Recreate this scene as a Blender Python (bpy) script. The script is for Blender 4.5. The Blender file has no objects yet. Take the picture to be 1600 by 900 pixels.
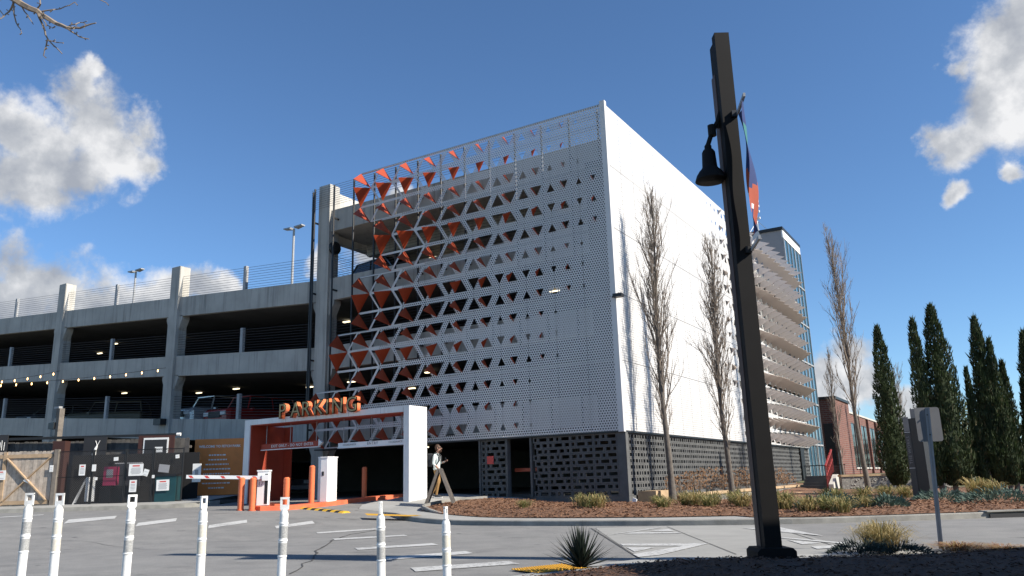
import bpy, bmesh, math, random
import numpy as np
from mathutils import Vector, Matrix, noise
R = math.radians
random.seed(7)
rnd = random.Random(11)
SC = bpy.context.scene
COL = SC.collection

# ------------------------------------------------------------------ camera
cam = bpy.data.cameras.new('camera')
camo = bpy.data.objects.new('camera', cam)
COL.objects.link(camo)
cam.sensor_width = 36.0
cam.lens = 1237.94 / 1600 * 36.0
cam.clip_end = 3000
CE = Vector((10.625, -24.412, 0.632))
CR = Matrix(((0.852, 0.147, 0.503), (0.523, -0.188, -0.831), (-0.028, 0.971, -0.238)))
_x = Vector((0.8521, 0.5226, -0.0283)).normalized()
_z = Vector((0.5030, -0.8310, -0.2378)); _z = (_z - _x * _z.dot(_x)).normalized()
_y = _z.cross(_x)
camo.matrix_world = Matrix(((_x[0], _y[0], _z[0], CE[0]), (_x[1], _y[1], _z[1], CE[1]), (_x[2], _y[2], _z[2], CE[2]), (0, 0, 0, 1)))
SC.camera = camo

# ------------------------------------------------------------------ light, sky, exposure
SUN_AZ, SUN_EL = 8.0, 36.0
sd = Vector((math.cos(R(SUN_AZ)) * math.cos(R(SUN_EL)), math.sin(R(SUN_AZ)) * math.cos(R(SUN_EL)), math.sin(R(SUN_EL))))
sun = bpy.data.lights.new('sun', 'SUN')
sun.energy = 5.0
sun.angle = R(0.5)
sun.color = (1.0, 0.93, 0.82)
suno = bpy.data.objects.new('sun', sun)
COL.objects.link(suno)
suno.rotation_euler = sd.to_track_quat('Z', 'Y').to_euler()
SC.view_settings.view_transform = 'Standard'
SC.view_settings.look = 'None'
SC.view_settings.exposure = 0.72
SC.view_settings.gamma = 1.0
SC.cycles.transparent_max_bounces = 16

W = bpy.data.worlds.new("World")
SC.world = W
W.use_nodes = True
wt = W.node_tree
for n in list(wt.nodes):
    wt.nodes.remove(n)


class NT:
    """small helper to write node trees as expressions"""
    def __init__(s, tree):
        s.t = tree

    def n(s, typ, **kw):
        nd = s.t.nodes.new(typ)
        for k, v in kw.items():
            setattr(nd, k, v)
        return nd

    def l(s, a, b):
        s.t.links.new(a, b)

    def _in(s, sock, v):
        if v is None:
            return
        if isinstance(v, bpy.types.NodeSocket):
            s.l(v, sock)
        else:
            sock.default_value = v

    def math(s, op, a, b=None, c=None, clamp=False):
        nd = s.n('ShaderNodeMath', operation=op, use_clamp=clamp)
        s._in(nd.inputs[0], a); s._in(nd.inputs[1], b)
        if c is not None:
            s._in(nd.inputs[2], c)
        return nd.outputs[0]

    def vmath(s, op, a, b=None, scale=None):
        nd = s.n('ShaderNodeVectorMath', operation=op)
        s._in(nd.inputs[0], a)
        if b is not None:
            s._in(nd.inputs[1], b)
        if scale is not None:
            s._in(nd.inputs[3], scale)
        return nd.outputs['Value'] if op in ('LENGTH', 'DISTANCE', 'DOT_PRODUCT') else nd.outputs[0]

    def noise(s, vec, scale, detail=4.0, rough=0.55, color=False):
        nd = s.n('ShaderNodeTexNoise')
        nd.inputs['Scale'].default_value = scale
        nd.inputs['Detail'].default_value = detail
        nd.inputs['Roughness'].default_value = rough
        if vec is not None:
            s.l(vec, nd.inputs['Vector'])
        return nd.outputs['Color'] if color else nd.outputs['Fac']

    def ramp(s, fac, stops):
        nd = s.n('ShaderNodeValToRGB')
        el = nd.color_ramp.elements
        while len(el) < len(stops):
            el.new(0.5)
        for e, (p, c) in zip(el, stops):
            e.position = p
            e.color = (*c, 1) if len(c) == 3 else c
        s.l(fac, nd.inputs[0])
        return nd.outputs[0]

    def mix(s, fac, a, b, blend='MIX'):
        nd = s.n('ShaderNodeMix', data_type='RGBA', blend_type=blend)
        s._in(nd.inputs[0], fac)
        for sock, v in ((nd.inputs[6], a), (nd.inputs[7], b)):
            if isinstance(v, bpy.types.NodeSocket):
                s.l(v, sock)
            else:
                sock.default_value = (*v, 1) if len(v) == 3 else v
        return nd.outputs[2]


wn = NT(wt)
sky = wn.n('ShaderNodeTexSky', sky_type='NISHITA')
sky.sun_disc = False
sky.sun_elevation = R(SUN_EL)
sky.sun_rotation = R(90 - SUN_AZ)
sky.air_density = 1.0
sky.dust_density = 0.0
sky.altitude = 900
sky.ozone_density = 2.2
gen = wn.n('ShaderNodeTexCoord').outputs['Generated']
# cumulus clouds: (direction x, y, z, angular radius)
CLOUDS = [(-0.837, 0.412, 0.359, 0.063), (-0.8, 0.45, 0.397, 0.052), (-0.847, 0.422, 0.324, 0.051), (-0.795, 0.479, 0.372, 0.044), (-0.801, 0.427, 0.419, 0.032), (-0.84, 0.385, 0.382, 0.034), (-0.825, 0.449, 0.343, 0.05), (-0.856, 0.392, 0.338, 0.048), (-0.779, 0.486, 0.397, 0.026), (-0.792, 0.43, 0.434, 0.018), (-0.875, 0.436, 0.209, 0.046), (-0.851, 0.478, 0.216, 0.038), (-0.891, 0.406, 0.204, 0.052), (-0.781, 0.58, 0.231, 0.031), (-0.792, 0.567, 0.226, 0.032), (-0.766, 0.6, 0.229, 0.023), (-0.828, 0.525, 0.198, 0.045), (-0.639, 0.714, 0.285, 0.043), (-0.601, 0.724, 0.338, 0.028), (-0.681, 0.675, 0.283, 0.02), (0.063, 0.909, 0.413, 0.061), (0.037, 0.927, 0.374, 0.049), (-0.001, 0.939, 0.344, 0.036), (0.068, 0.927, 0.368, 0.064), (0.08, 0.89, 0.449, 0.047), (0.058, 0.9, 0.432, 0.031), (-0.006, 0.956, 0.295, 0.02), (0.057, 0.952, 0.301, 0.016), (0.012, 0.908, 0.418, 0.018), (0.016, 0.935, 0.353, 0.037), (-0.02, 0.939, 0.343, 0.02), (-0.134, 0.982, 0.136, 0.028), (-0.162, 0.981, 0.106, 0.04), (-0.132, 0.986, 0.099, 0.038), (-0.102, 0.993, 0.056, 0.039), (-0.177, 0.982, 0.072, 0.04), (-0.087, 0.994, 0.066, 0.031), (-0.77, 0.495, 0.403, 0.031), (-0.784, 0.497, 0.372, 0.033), (-0.766, 0.505, 0.398, 0.017), (-0.865, 0.449, 0.226, 0.043), (-0.877, 0.422, 0.229, 0.038), (-0.843, 0.495, 0.209, 0.046), (-0.859, 0.469, 0.207, 0.054), (-0.784, 0.573, 0.238, 0.029), (-0.768, 0.597, 0.232, 0.025), (-0.799, 0.56, 0.219, 0.038), (-0.812, 0.546, 0.206, 0.038), (-0.887, 0.418, 0.195, 0.052)]
nv = wn.noise(gen, 9.0, 6.0, 0.6, True)
nv = wn.vmath('SUBTRACT', nv, (0.5, 0.5, 0.5))
dirw = wn.vmath('ADD', gen, wn.vmath('SCALE', nv, scale=0.095))
dens = None
for cx, cy, cz, cr in CLOUDS:
    d = wn.vmath('DISTANCE', dirw, (cx, cy, cz))
    m = wn.math('SUBTRACT', 1.0, wn.math('DIVIDE', d, cr))
    dens = m if dens is None else wn.math('SMOOTH_MAX', dens, m, 0.12)
fb = wn.noise(gen, 15.0, 10.0, 0.60)
dens2 = wn.math('ADD', dens, wn.math('MULTIPLY', wn.math('SUBTRACT', fb, 0.5), 1.9))
mask = wn.n('ShaderNodeMapRange', interpolation_type='SMOOTHSTEP')
wn.l(dens2, mask.inputs[0])
mask.inputs[1].default_value = 0.0
mask.inputs[2].default_value = 0.62
mask.inputs[4].default_value = 0.97
# shading: the side towards the sun is bright, the thick middle and base grey
off = wn.vmath('ADD', gen, (0.02, 0.015, 0.03))
fb2 = wn.noise(off, 15.0, 6.0, 0.52)
relief = wn.math('MULTIPLY', wn.math('SUBTRACT', fb, fb2), 1.9)
nb = wn.noise(gen, 11.0, 3.0, 0.5)
shade = wn.math('ADD', relief, wn.math('ADD', wn.math('MULTIPLY', dens, -0.42), wn.math('MULTIPLY', nb, 0.9)))
ccol = wn.ramp(wn.math('ADD', shade, 0.22), [(0.05, (2.75, 2.95, 3.35)), (0.42, (3.9, 4.05, 4.3)), (0.85, (6.3, 6.3, 6.35))])
skyc = wn.mix(1.0, sky.outputs[0], (0.72, 0.925, 1.10), "MULTIPLY")
wcol = wn.mix(mask.outputs[0], skyc, ccol)
bg = wn.n('ShaderNodeBackground')
bg.inputs[1].default_value = 0.088
wn.l(wcol, bg.inputs[0])
wo = wn.n('ShaderNodeOutputWorld')
wn.l(bg.outputs[0], wo.inputs[0])

# ------------------------------------------------------------------ materials
MATS = {}


def mat(name, col, rough=0.6, var=0.0, scale=3.0, col2=None, metal=0.0, bump=0.0, bscale=60.0, streak=None, emit=None, spec=None, detail=5.0, translucent=0.0):
    """colour with noise variation towards col2, fine bump, optional vertical rain streaks"""
    if name in MATS:
        return MATS[name]
    m = bpy.data.materials.new(name)
    MATS[name] = m
    m.use_nodes = True
    t = NT(m.node_tree)
    bs = m.node_tree.nodes['Principled BSDF']
    bs.inputs['Roughness'].default_value = rough
    bs.inputs['Metallic'].default_value = metal
    if spec is not None:
        bs.inputs['Specular IOR Level'].default_value = spec
    pos = t.n('ShaderNodeNewGeometry').outputs['Position']
    c2 = col2 or tuple(min(1, c * (1 - var)) for c in col)
    if var or col2:
        f = t.noise(pos, scale, detail, 0.6)
        c = t.ramp(f, [(0.34, col), (0.66, c2)])
    else:
        rgb = t.n('ShaderNodeRGB')
        rgb.outputs[0].default_value = (*col, 1)
        c = rgb.outputs[0]
    if streak:
        mp = t.n('ShaderNodeMapping')
        t.l(pos, mp.inputs[0])
        mp.inputs['Scale'].default_value = (2.6, 2.6, 0.12)
        sf = t.noise(mp.outputs[0], 1.6, 6.0, 0.7)
        big = t.noise(pos, 0.35, 2.0, 0.5)
        k = t.ramp(sf, [(0.50, (0, 0, 0)), (0.68, (1, 1, 1))])
        k = t.math('MULTIPLY', k, t.math('MULTIPLY', big, 1.2))
        c = t.mix(k, c, streak)
    t.l(c, bs.inputs['Base Color'])
    if bump:
        bn = t.n('ShaderNodeBump')
        bn.inputs['Strength'].default_value = bump
        bn.inputs['Distance'].default_value = 0.02
        t.l(t.noise(pos, bscale, 4.0, 0.6), bn.inputs['Height'])
        t.l(bn.outputs[0], bs.inputs['Normal'])
    if emit:
        bs.inputs['Emission Color'].default_value = (*emit[0], 1)
        bs.inputs['Emission Strength'].default_value = emit[1]
    if translucent:
        out = [n for n in m.node_tree.nodes if n.type == 'OUTPUT_MATERIAL'][0]
        tr = t.n('ShaderNodeBsdfTranslucent')
        t.l(c, tr.inputs[0])
        mx = t.n('ShaderNodeMixShader')
        mx.inputs[0].default_value = translucent
        t.l(bs.outputs[0], mx.inputs[1]); t.l(tr.outputs[0], mx.inputs[2])
        t.l(mx.outputs[0], out.inputs[0])
    return m


def perforated():
    m = bpy.data.materials.new('white_perforated_metal')
    m.use_nodes = True
    t = NT(m.node_tree)
    bs = m.node_tree.nodes['Principled BSDF']
    out = [n for n in m.node_tree.nodes if n.type == 'OUTPUT_MATERIAL'][0]
    pos = t.n('ShaderNodeNewGeometry').outputs['Position']
    sp = t.n('ShaderNodeSeparateXYZ')
    t.l(pos, sp.inputs[0])
    u = t.math('ADD', sp.outputs[0], sp.outputs[1])
    v = sp.outputs[2]
    p = 0.097
    f = t.noise(pos, 0.5, 4.0, 0.6)
    c = t.ramp(f, [(0.35, (0.62, 0.605, 0.585)), (0.65, (0.57, 0.555, 0.54))])
    t.l(c, bs.inputs['Base Color'])
    bs.inputs['Roughness'].default_value = 0.45
    ds = []
    for o in (0.0, 0.5):
        a = t.math('SUBTRACT', t.math('FRACT', t.math('ADD', t.math('DIVIDE', u, p), o + 400)), 0.5)
        b = t.math('SUBTRACT', t.math('FRACT', t.math('ADD', t.math('DIVIDE', v, p * 1.732), o + 10)), 0.5)
        b = t.math('MULTIPLY', b, 1.732)
        ds.append(t.math('SQRT', t.math('ADD', t.math('MULTIPLY', a, a), t.math('MULTIPLY', b, b))))
    d = t.math('MINIMUM', ds[0], ds[1])
    # the sunlit facade (x near 0, facing +x) has the finer perforation
    nrm = t.n('ShaderNodeSeparateXYZ')
    t.l(t.n('ShaderNodeNewGeometry').outputs['True Normal'], nrm.inputs[0])
    fine = t.math('GREATER_THAN', t.math('ABSOLUTE', nrm.outputs[0]), 0.5)
    hole = t.math('LESS_THAN', d, t.math('SUBTRACT', 0.295, t.math('MULTIPLY', fine, 0.115)))
    tr = t.n('ShaderNodeBsdfTransparent')
    mx = t.n('ShaderNodeMixShader')
    t.l(hole, mx.inputs[0]); t.l(bs.outputs[0], mx.inputs[1]); t.l(tr.outputs[0], mx.inputs[2])
    t.l(mx.outputs[0], out.inputs[0])
    return m


def asphalt():
    m = bpy.data.materials.new('worn_grey_asphalt')
    m.use_nodes = True
    t = NT(m.node_tree)
    bs = m.node_tree.nodes['Principled BSDF']
    pos = t.n('ShaderNodeNewGeometry').outputs['Position']
    big = t.noise(pos, 0.35, 5.0, 0.6)
    fine = t.noise(pos, 45.0, 3.0, 0.7)
    mp = t.n('ShaderNodeMapping')
    mp.inputs['Rotation'].default_value = (0, 0, R(-32))
    mp.inputs['Scale'].default_value = (0.25, 2.4, 1)
    t.l(pos, mp.inputs[0])
    tyre = t.noise(mp.outputs[0], 0.9, 4.0, 0.6)
    c = t.ramp(big, [(0.3, (0.175, 0.172, 0.166)), (0.7, (0.225, 0.221, 0.212))])
    c = t.mix(t.math('MULTIPLY', tyre, 0.5), c, (0.15, 0.148, 0.145))
    wear = t.noise(pos, 1.4, 7.0, 0.7)
    c = t.mix(t.ramp(wear, [(0.42, (0, 0, 0)), (0.62, (0.55, 0.55, 0.55))]), c, (0.255, 0.248, 0.235))
    oil = t.noise(pos, 0.8, 3.0, 0.5)
    c = t.mix(t.ramp(oil, [(0.62, (0, 0, 0)), (0.74, (0.55, 0.55, 0.55))]), c, (0.11, 0.108, 0.105))
    c = t.mix(0.75, c, t.ramp(fine, [(0.25, (0.55, 0.55, 0.55)), (0.8, (1.35, 1.35, 1.33))]), 'MULTIPLY')
    spots = t.noise(pos, 2.6, 2.0, 0.4)
    c = t.mix(t.ramp(spots, [(0.72, (0, 0, 0)), (0.76, (0.7, 0.7, 0.7))]), c, (0.05, 0.05, 0.05))
    t.l(c, bs.inputs['Base Color'])
    bs.inputs['Roughness'].default_value = 0.9
    bn = t.n('ShaderNodeBump')
    bn.inputs['Strength'].default_value = 0.35
    bn.inputs['Distance'].default_value = 0.01
    t.l(fine, bn.inputs['Height'])
    t.l(bn.outputs[0], bs.inputs['Normal'])
    return m


def worn_paint(name, col, under, cut=0.60):
    m = bpy.data.materials.new(name)
    m.use_nodes = True
    t = NT(m.node_tree)
    bs = m.node_tree.nodes['Principled BSDF']
    pos = t.n('ShaderNodeNewGeometry').outputs['Position']
    f = t.noise(pos, 14.0, 6.0, 0.75)
    f2 = t.noise(pos, 1.1, 2.0, 0.5)
    k = t.math('ADD', f, t.math('MULTIPLY', t.math('SUBTRACT', f2, 0.5), 0.35))
    c = t.ramp(k, [(cut - 0.06, col), (cut + 0.06, under)])
    t.l(c, bs.inputs['Base Color'])
    bs.inputs['Roughness'].default_value = 0.8
    return m


PERF = perforated()
ASPH = asphalt()
WPANEL = mat('white_coated_metal', (0.62, 0.605, 0.585), 0.45, 0.08, 0.8)
WFIN = mat('warm_fin_metal', (0.62, 0.54, 0.475), 0.5, 0.08, 0.8)  # warm tint stands for sunlit bounce on the shaded fins
ORANGE = mat('orange_flap_metal', (0.37, 0.052, 0.015), 0.5, 0.15, 1.5)
CONC = mat('garage_concrete', (0.44, 0.42, 0.38), 0.85, 0.22, 0.8, bump=0.15, bscale=30, streak=(0.17, 0.165, 0.155))
CONCD = mat('interior_concrete', (0.10, 0.10, 0.098), 0.9, 0.25, 0.6)  # darker than the facade concrete so the garage interior reads as deep shade
CONCW = mat('pale_upper_concrete', (0.52, 0.50, 0.45), 0.85, 0.18, 0.9, streak=(0.30, 0.28, 0.24))  # paler concrete; on the garage top it paints sunlit faces
PAVE = mat('pavement_concrete', (0.33, 0.325, 0.305), 0.9, 0.2, 0.9, bump=0.2, bscale=50)
KERBM = mat('kerb_concrete', (0.30, 0.29, 0.26), 0.9, 0.35, 2.2, bump=0.3, bscale=40)
BLACKM = mat('black_metal', (0.012, 0.012, 0.013), 0.45, 0.2, 4.0)
CABLEM = mat('steel_cable', (0.10, 0.10, 0.105), 0.5, 0.1, 4.0, metal=0.4)
POSTM = mat('galvanised_post', (0.34, 0.345, 0.35), 0.6, 0.2, 2.0)
BLOCKM = mat('grey_breeze_block', (0.105, 0.107, 0.105), 0.85, 0.28, 2.6, bump=0.25, bscale=50)
WHITEP = mat('white_paint', (0.78, 0.78, 0.77), 0.5, 0.08, 2.0)
PORTALW = mat('white_portal_panel', (0.74, 0.735, 0.72), 0.55, 0.10, 1.2, streak=(0.52, 0.50, 0.46))
PORTALO = mat('red_orange_lining', (0.36, 0.046, 0.018), 0.6, 0.2, 1.2)
OPAINT = mat('orange_safety_paint', (0.74, 0.17, 0.06), 0.5, 0.18, 4.0)
OKERB = mat('orange_kerb_paint', (0.68, 0.14, 0.055), 0.65, 0.3, 3.0)
GOLD = mat('olive_gold_letter_face', (0.40, 0.31, 0.14), 0.5, 0.25, 6.0)
GOLDR = mat('pale_letter_rim', (0.60, 0.52, 0.34), 0.5, 0.2, 6.0)
MULCH = mat('red_brown_mulch', (0.235, 0.12, 0.065), 0.95, 0.0, 22.0, col2=(0.12, 0.06, 0.033), bump=1.0, bscale=60)
LAWN = mat('lawn_green', (0.07, 0.085, 0.03), 0.95, 0.0, 1.5, col2=(0.12, 0.11, 0.05), bump=0.6, bscale=40)
EARTH = mat('dry_earth', (0.16, 0.14, 0.10), 0.95, 0.0, 0.4, col2=(0.10, 0.10, 0.06))
BARK = mat('grey_bark', (0.145, 0.125, 0.105), 0.9, 0.4, 9.0, bump=0.5, bscale=30)
TWIG = mat('brown_twigs', (0.235, 0.19, 0.15), 0.9, 0.3, 3.0)
CYP = mat('cypress_green', (0.017, 0.032, 0.010), 0.8, 0.0, 2.2, col2=(0.045, 0.068, 0.018), translucent=0.15)
CYPB = mat('cypress_brown', (0.07, 0.06, 0.02), 0.85, 0.3, 3.0)
GRASSG = mat('green_blades', (0.13, 0.15, 0.045), 0.8, 0.0, 3.0, col2=(0.20, 0.19, 0.07), translucent=0.3)
GRASSY = mat('straw_blades', (0.42, 0.32, 0.14), 0.8, 0.0, 3.0, col2=(0.30, 0.24, 0.10), translucent=0.3)
JUNI = mat('blue_green_needles', (0.06, 0.11, 0.085), 0.8, 0.0, 5.0, col2=(0.11, 0.16, 0.13), translucent=0.15)
DEADB = mat('dry_brown_bloom', (0.22, 0.12, 0.06), 0.9, 0.35, 4.0)
AGAVEM = mat('dark_agave', (0.016, 0.026, 0.015), 0.6, 0.3, 5.0)
BRONZE = mat('dark_bronze_steel', (0.009, 0.008, 0.0075), 0.7, 0.25, 3.0, spec=0.2)
BRONZEL = mat('brown_bronze_steel', (0.075, 0.045, 0.036), 0.6, 0.25, 3.0)  # lighter and browner than the front column
BRICK = None
WOODG = mat('weathered_grey_wood', (0.19, 0.165, 0.14), 0.9, 0.35, 5.0, bump=0.4, bscale=30)
WOODT = mat('tan_new_wood', (0.42, 0.30, 0.19), 0.85, 0.3, 5.0, bump=0.3, bscale=30)
WOODC = mat('timber_cap', (0.48, 0.34, 0.20), 0.85, 0.3, 3.0)
GABION = mat('gabion_stone', (0.30, 0.285, 0.255), 0.9, 0.55, 14.0, bump=0.9, bscale=14)
PAPER = mat('white_sign_face', (0.74, 0.74, 0.72), 0.6, 0.08, 3.0)
REDP = mat('red_print', (0.55, 0.06, 0.05), 0.6)
GREYP = mat('grey_print', (0.32, 0.32, 0.33), 0.6)
BLACKP = mat('black_print', (0.02, 0.02, 0.022), 0.6)
MAGENTA = mat('magenta_plastic', (0.40, 0.03, 0.10), 0.5, 0.2, 4)
TEAL = mat('teal_plastic', (0.008, 0.05, 0.058), 0.5, 0.2, 4)
SIGNO = mat('orange_sign_board', (0.88, 0.27, 0.06), 0.6, 0.15, 1.5)
SIGNBACK = mat('aluminium_sign_back', (0.20, 0.20, 0.205), 0.5, 0.15, 4, metal=0.3)
YELLOW = mat('yellow_paint', (0.72, 0.42, 0.03), 0.7, 0.25, 6)
RUBBER = mat('black_rubber', (0.015, 0.015, 0.015), 0.8, 0.2, 6)
GLASSB = mat('blue_tinted_glazing', (0.05, 0.12, 0.17), 0.08, 0.2, 0.6, spec=1.0)
GLASSD = mat('dark_car_glass', (0.01, 0.011, 0.013), 0.08, spec=0.8)
LIGHTE = mat('lit_ceiling_lamp', (0.9, 0.85, 0.7), 0.5, emit=((1.0, 0.84, 0.55), 1.7))
BULBE = mat('warm_bulb', (0.9, 0.6, 0.3), 0.5, emit=((1.0, 0.55, 0.2), 4.0))
RAILR = mat('red_rail_paint', (0.30, 0.035, 0.03), 0.5, 0.2, 4)
REFL = mat('silver_reflective_band', (0.42, 0.42, 0.41), 0.4, 0.45, 90)
DELW = mat('white_delineator_plastic', (0.80, 0.80, 0.78), 0.5, 0.0, 26, col2=(0.66, 0.65, 0.62), streak=(0.42, 0.40, 0.36))
SKIN = mat('skin', (0.42, 0.23, 0.16), 0.6)
SHIRT = mat('pale_shirt_cloth', (0.62, 0.68, 0.66), 0.85, 0.12, 9)
TROUS = mat('ochre_trousers', (0.30, 0.17, 0.06), 0.85, 0.2, 9)
HAIR = mat('brown_hair', (0.06, 0.03, 0.016), 0.7)
DARKC = mat('charcoal_cloth', (0.03, 0.032, 0.035), 0.8)
NAVY = mat('navy_banner_cloth', (0.012, 0.03, 0.12), 0.8, 0.15, 4)
BANO = mat('orange_banner_print', (0.33, 0.06, 0.025), 0.8, 0.15, 4)
BANW = mat('white_banner_print', (0.6, 0.6, 0.6), 0.8)
BANG = mat('green_banner_print', (0.03, 0.15, 0.14), 0.8)
MAROON = mat('maroon_panel', (0.25, 0.02, 0.07), 0.6)


def brick_mat():
    m = bpy.data.materials.new('red_brick')
    m.use_nodes = True
    t = NT(m.node_tree)
    bs = m.node_tree.nodes['Principled BSDF']
    pos = t.n('ShaderNodeNewGeometry').outputs['Position']
    sp = t.n('ShaderNodeSeparateXYZ'); t.l(pos, sp.inputs[0])
    cb = t.n('ShaderNodeCombineXYZ')
    t.l(t.math('ADD', sp.outputs[0], sp.outputs[1]), cb.inputs[0]); t.l(sp.outputs[2], cb.inputs[1])
    br = t.n('ShaderNodeTexBrick')
    t.l(cb.outputs[0], br.inputs[0])
    br.inputs['Color1'].default_value = (0.17, 0.062, 0.042, 1)
    br.inputs['Color2'].default_value = (0.12, 0.042, 0.032, 1)
    br.inputs['Mortar'].default_value = (0.20, 0.165, 0.14, 1)
    br.inputs['Scale'].default_value = 1.0
    br.inputs['Mortar Size'].default_value = 0.012
    br.inputs['Brick Width'].default_value = 0.44
    br.inputs['Row Height'].default_value = 0.15
    t.l(br.outputs[0], bs.inputs['Base Color'])
    bs.inputs['Roughness'].default_value = 0.9
    return m


BRICK = brick_mat()


# ------------------------------------------------------------------ mesh helpers
class MB:
    def __init__(s):
        s.v, s.f, s.m = [], [], []

    def add(s, verts, faces, mi=0):
        b = len(s.v)
        s.v.extend([tuple(p) for p in verts])
        for f in faces:
            s.f.append(tuple(b + i for i in f)); s.m.append(mi)

    def face(s, pts, mi=0):
        s.add(pts, [tuple(range(len(pts)))], mi)

    def box(s, x0, x1, y0, y1, z0, z1, mi=0):
        s.hexa([(x0, y0, z0), (x1, y0, z0), (x1, y1, z0), (x0, y1, z0), (x0, y0, z1), (x1, y0, z1), (x1, y1, z1), (x0, y1, z1)], mi)

    def hexa(s, p, mi=0):
        s.add(p, [(3, 2, 1, 0), (4, 5, 6, 7), (0, 1, 5, 4), (1, 2, 6, 5), (2, 3, 7, 6), (3, 0, 4, 7)], mi)

    def obox(s, c, ax, ay, az, hx, hy, hz, mi=0):
        c = Vector(c); ax = Vector(ax).normalized() * hx; ay = Vector(ay).normalized() * hy; az = Vector(az).normalized() * hz
        s.hexa([c - ax - ay - az, c + ax - ay - az, c + ax + ay - az, c - ax + ay - az, c - ax - ay + az, c + ax - ay + az, c + ax + ay + az, c - ax + ay + az], mi)

    def bar(s, a, b, w, h, mi=0, up=(0, 0, 1)):
        a = Vector(a); b = Vector(b); d = (b - a)
        if d.length < 1e-6:
            return
        dn = d.normalized(); u = Vector(up)
        if abs(dn.dot(u)) > 0.98:
            u = Vector((1, 0, 0))
        sx = dn.cross(u).normalized(); sz = sx.cross(dn)
        s.obox((a + b) / 2, dn, sx, sz, d.length / 2, w / 2, h / 2, mi)

    def tube(s, pts, rad, n=8, mi=0, cap=True):
        pts = [Vector(p) for p in pts]
        if not hasattr(rad, '__len__'):
            rad = [rad] * len(pts)
        b = len(s.v); ref = None
        for i, p in enumerate(pts):
            d = (pts[min(i + 1, len(pts) - 1)] - pts[max(i - 1, 0)])
            d = d.normalized() if d.length > 1e-9 else Vector((0, 0, 1))
            if ref is None:
                ref = Vector((1, 0, 0)) if abs(d.x) < 0.8 else Vector((0, 1, 0))
            u = (ref - d * ref.dot(d))
            u = u.normalized() if u.length > 1e-6 else d.orthogonal().normalized()
            ref = u; w = d.cross(u)
            for k in range(n):
                a = 2 * math.pi * k / n
                s.v.append(tuple(p + (u * math.cos(a) + w * math.sin(a)) * rad[i]))
        for i in range(len(pts) - 1):
            for k in range(n):
                k2 = (k + 1) % n
                s.f.append((b + i * n + k, b + i * n + k2, b + (i + 1) * n + k2, b + (i + 1) * n + k)); s.m.append(mi)
        if cap:
            # caps have vertices of their own so that the rim stays crisp
            e = b + (len(pts) - 1) * n
            s.add([s.v[b + k] for k in range(n)][::-1], [tuple(range(n))], mi)
            s.add([s.v[e + k] for k in range(n)], [tuple(range(n))], mi)

    def prism(s, poly, axis, a0, a1, mi=0):
        """poly: 2D points; axis 'x','y','z' = extrusion axis"""
        def P(p, a):
            return (a, p[0], p[1]) if axis == 'x' else (p[0], a, p[1]) if axis == 'y' else (p[0], p[1], a)
        n = len(poly)
        v = [P(p, a0) for p in poly] + [P(p, a1) for p in poly]
        s.add(v, [tuple(range(n))[::-1], tuple(range(n, 2 * n))] + [(i, (i + 1) % n, n + (i + 1) % n, n + i) for i in range(n)], mi)

    def mesh(s, name, mats, smooth=False):
        me = bpy.data.meshes.new(name)
        me.from_pydata(s.v, [], s.f)
        if not hasattr(mats, '__len__'):
            mats = [mats]
        for m in mats:
            me.materials.append(m)
        if len(mats) > 1:
            me.polygons.foreach_set('material_index', s.m)
        if smooth:
            me.polygons.foreach_set('use_smooth', [len(f) <= 4 for f in s.f])
        me.update()
        return me

    def build(s, name, mats, parent=None, smooth=False, loc=None):
        me = s.mesh(name, mats, smooth)
        return link(name, me, parent, loc)


def link(name, me, parent=None, loc=None):
    o = bpy.data.objects.new(name, me)
    COL.objects.link(o)
    if parent is not None:
        o.parent = parent
    if loc is not None:
        o.location = loc
    return o


def tag(o, label=None, cat=None, group=None, kind=None):
    if label: o['label'] = label
    if cat: o['category'] = cat
    if group: o['group'] = group
    if kind: o['kind'] = kind
    return o


def thing(name, label, cat, loc=(0, 0, 0), rz=0.0, group=None):
    o = bpy.data.objects.new(name, None)
    COL.objects.link(o)
    o.empty_display_size = 0.2
    o.location = loc
    o.rotation_euler = (0, 0, rz)
    return tag(o, label, cat, group)


KIDS = {}


def copy_tree(o, parent=None):
    c = o.copy()
    COL.objects.link(c)
    if parent is not None:
        c.parent = parent
    for ch in list(o.children):
        copy_tree(ch, c)
    return c


def text_mesh(s, size, extrude=0.0, offset=0.0, mats=(BLACKP,), spacing=1.0, align='CENTER'):
    cu = bpy.data.curves.new('txt', 'FONT')
    cu.body = s; cu.size = size; cu.extrude = extrude; cu.offset = offset
    cu.align_x = align; cu.align_y = 'CENTER'; cu.space_character = spacing
    cu.resolution_u = 3
    o = bpy.data.objects.new('txt', cu)
    COL.objects.link(o)
    dg = bpy.context.evaluated_depsgraph_get()
    me = bpy.data.meshes.new_from_object(o.evaluated_get(dg))
    bpy.data.objects.remove(o)
    me.materials.clear()
    for m in mats:
        me.materials.append(m)
    return me


def frame_matrix(right, up, pos):
    r = Vector(right).normalized(); u = Vector(up); u = (u - r * u.dot(r)).normalized(); n = r.cross(u)
    return Matrix(((r.x, u.x, n.x, pos[0]), (r.y, u.y, n.y, pos[1]), (r.z, u.z, n.z, pos[2]), (0, 0, 0, 1)))


def place(o, right, up, pos):
    o.matrix_basis = frame_matrix(right, up, pos)
    return o


# ------------------------------------------------------------------ ground shape
def G(x, y):
    t = min(1.0, max(0.0, (-x + 0.3 * y + 1) / 10.5))
    z = -0.42 + 0.46 * t * t * (3 - 2 * t)
    a = min(1.0, max(0.0, (y + 4.5) / 3.5)); c = min(1.0, max(0.0, (-x - 2) / 2.5))
    return z + 0.16 * a * a * (3 - 2 * a) * c * c * (3 - 2 * c)


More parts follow.
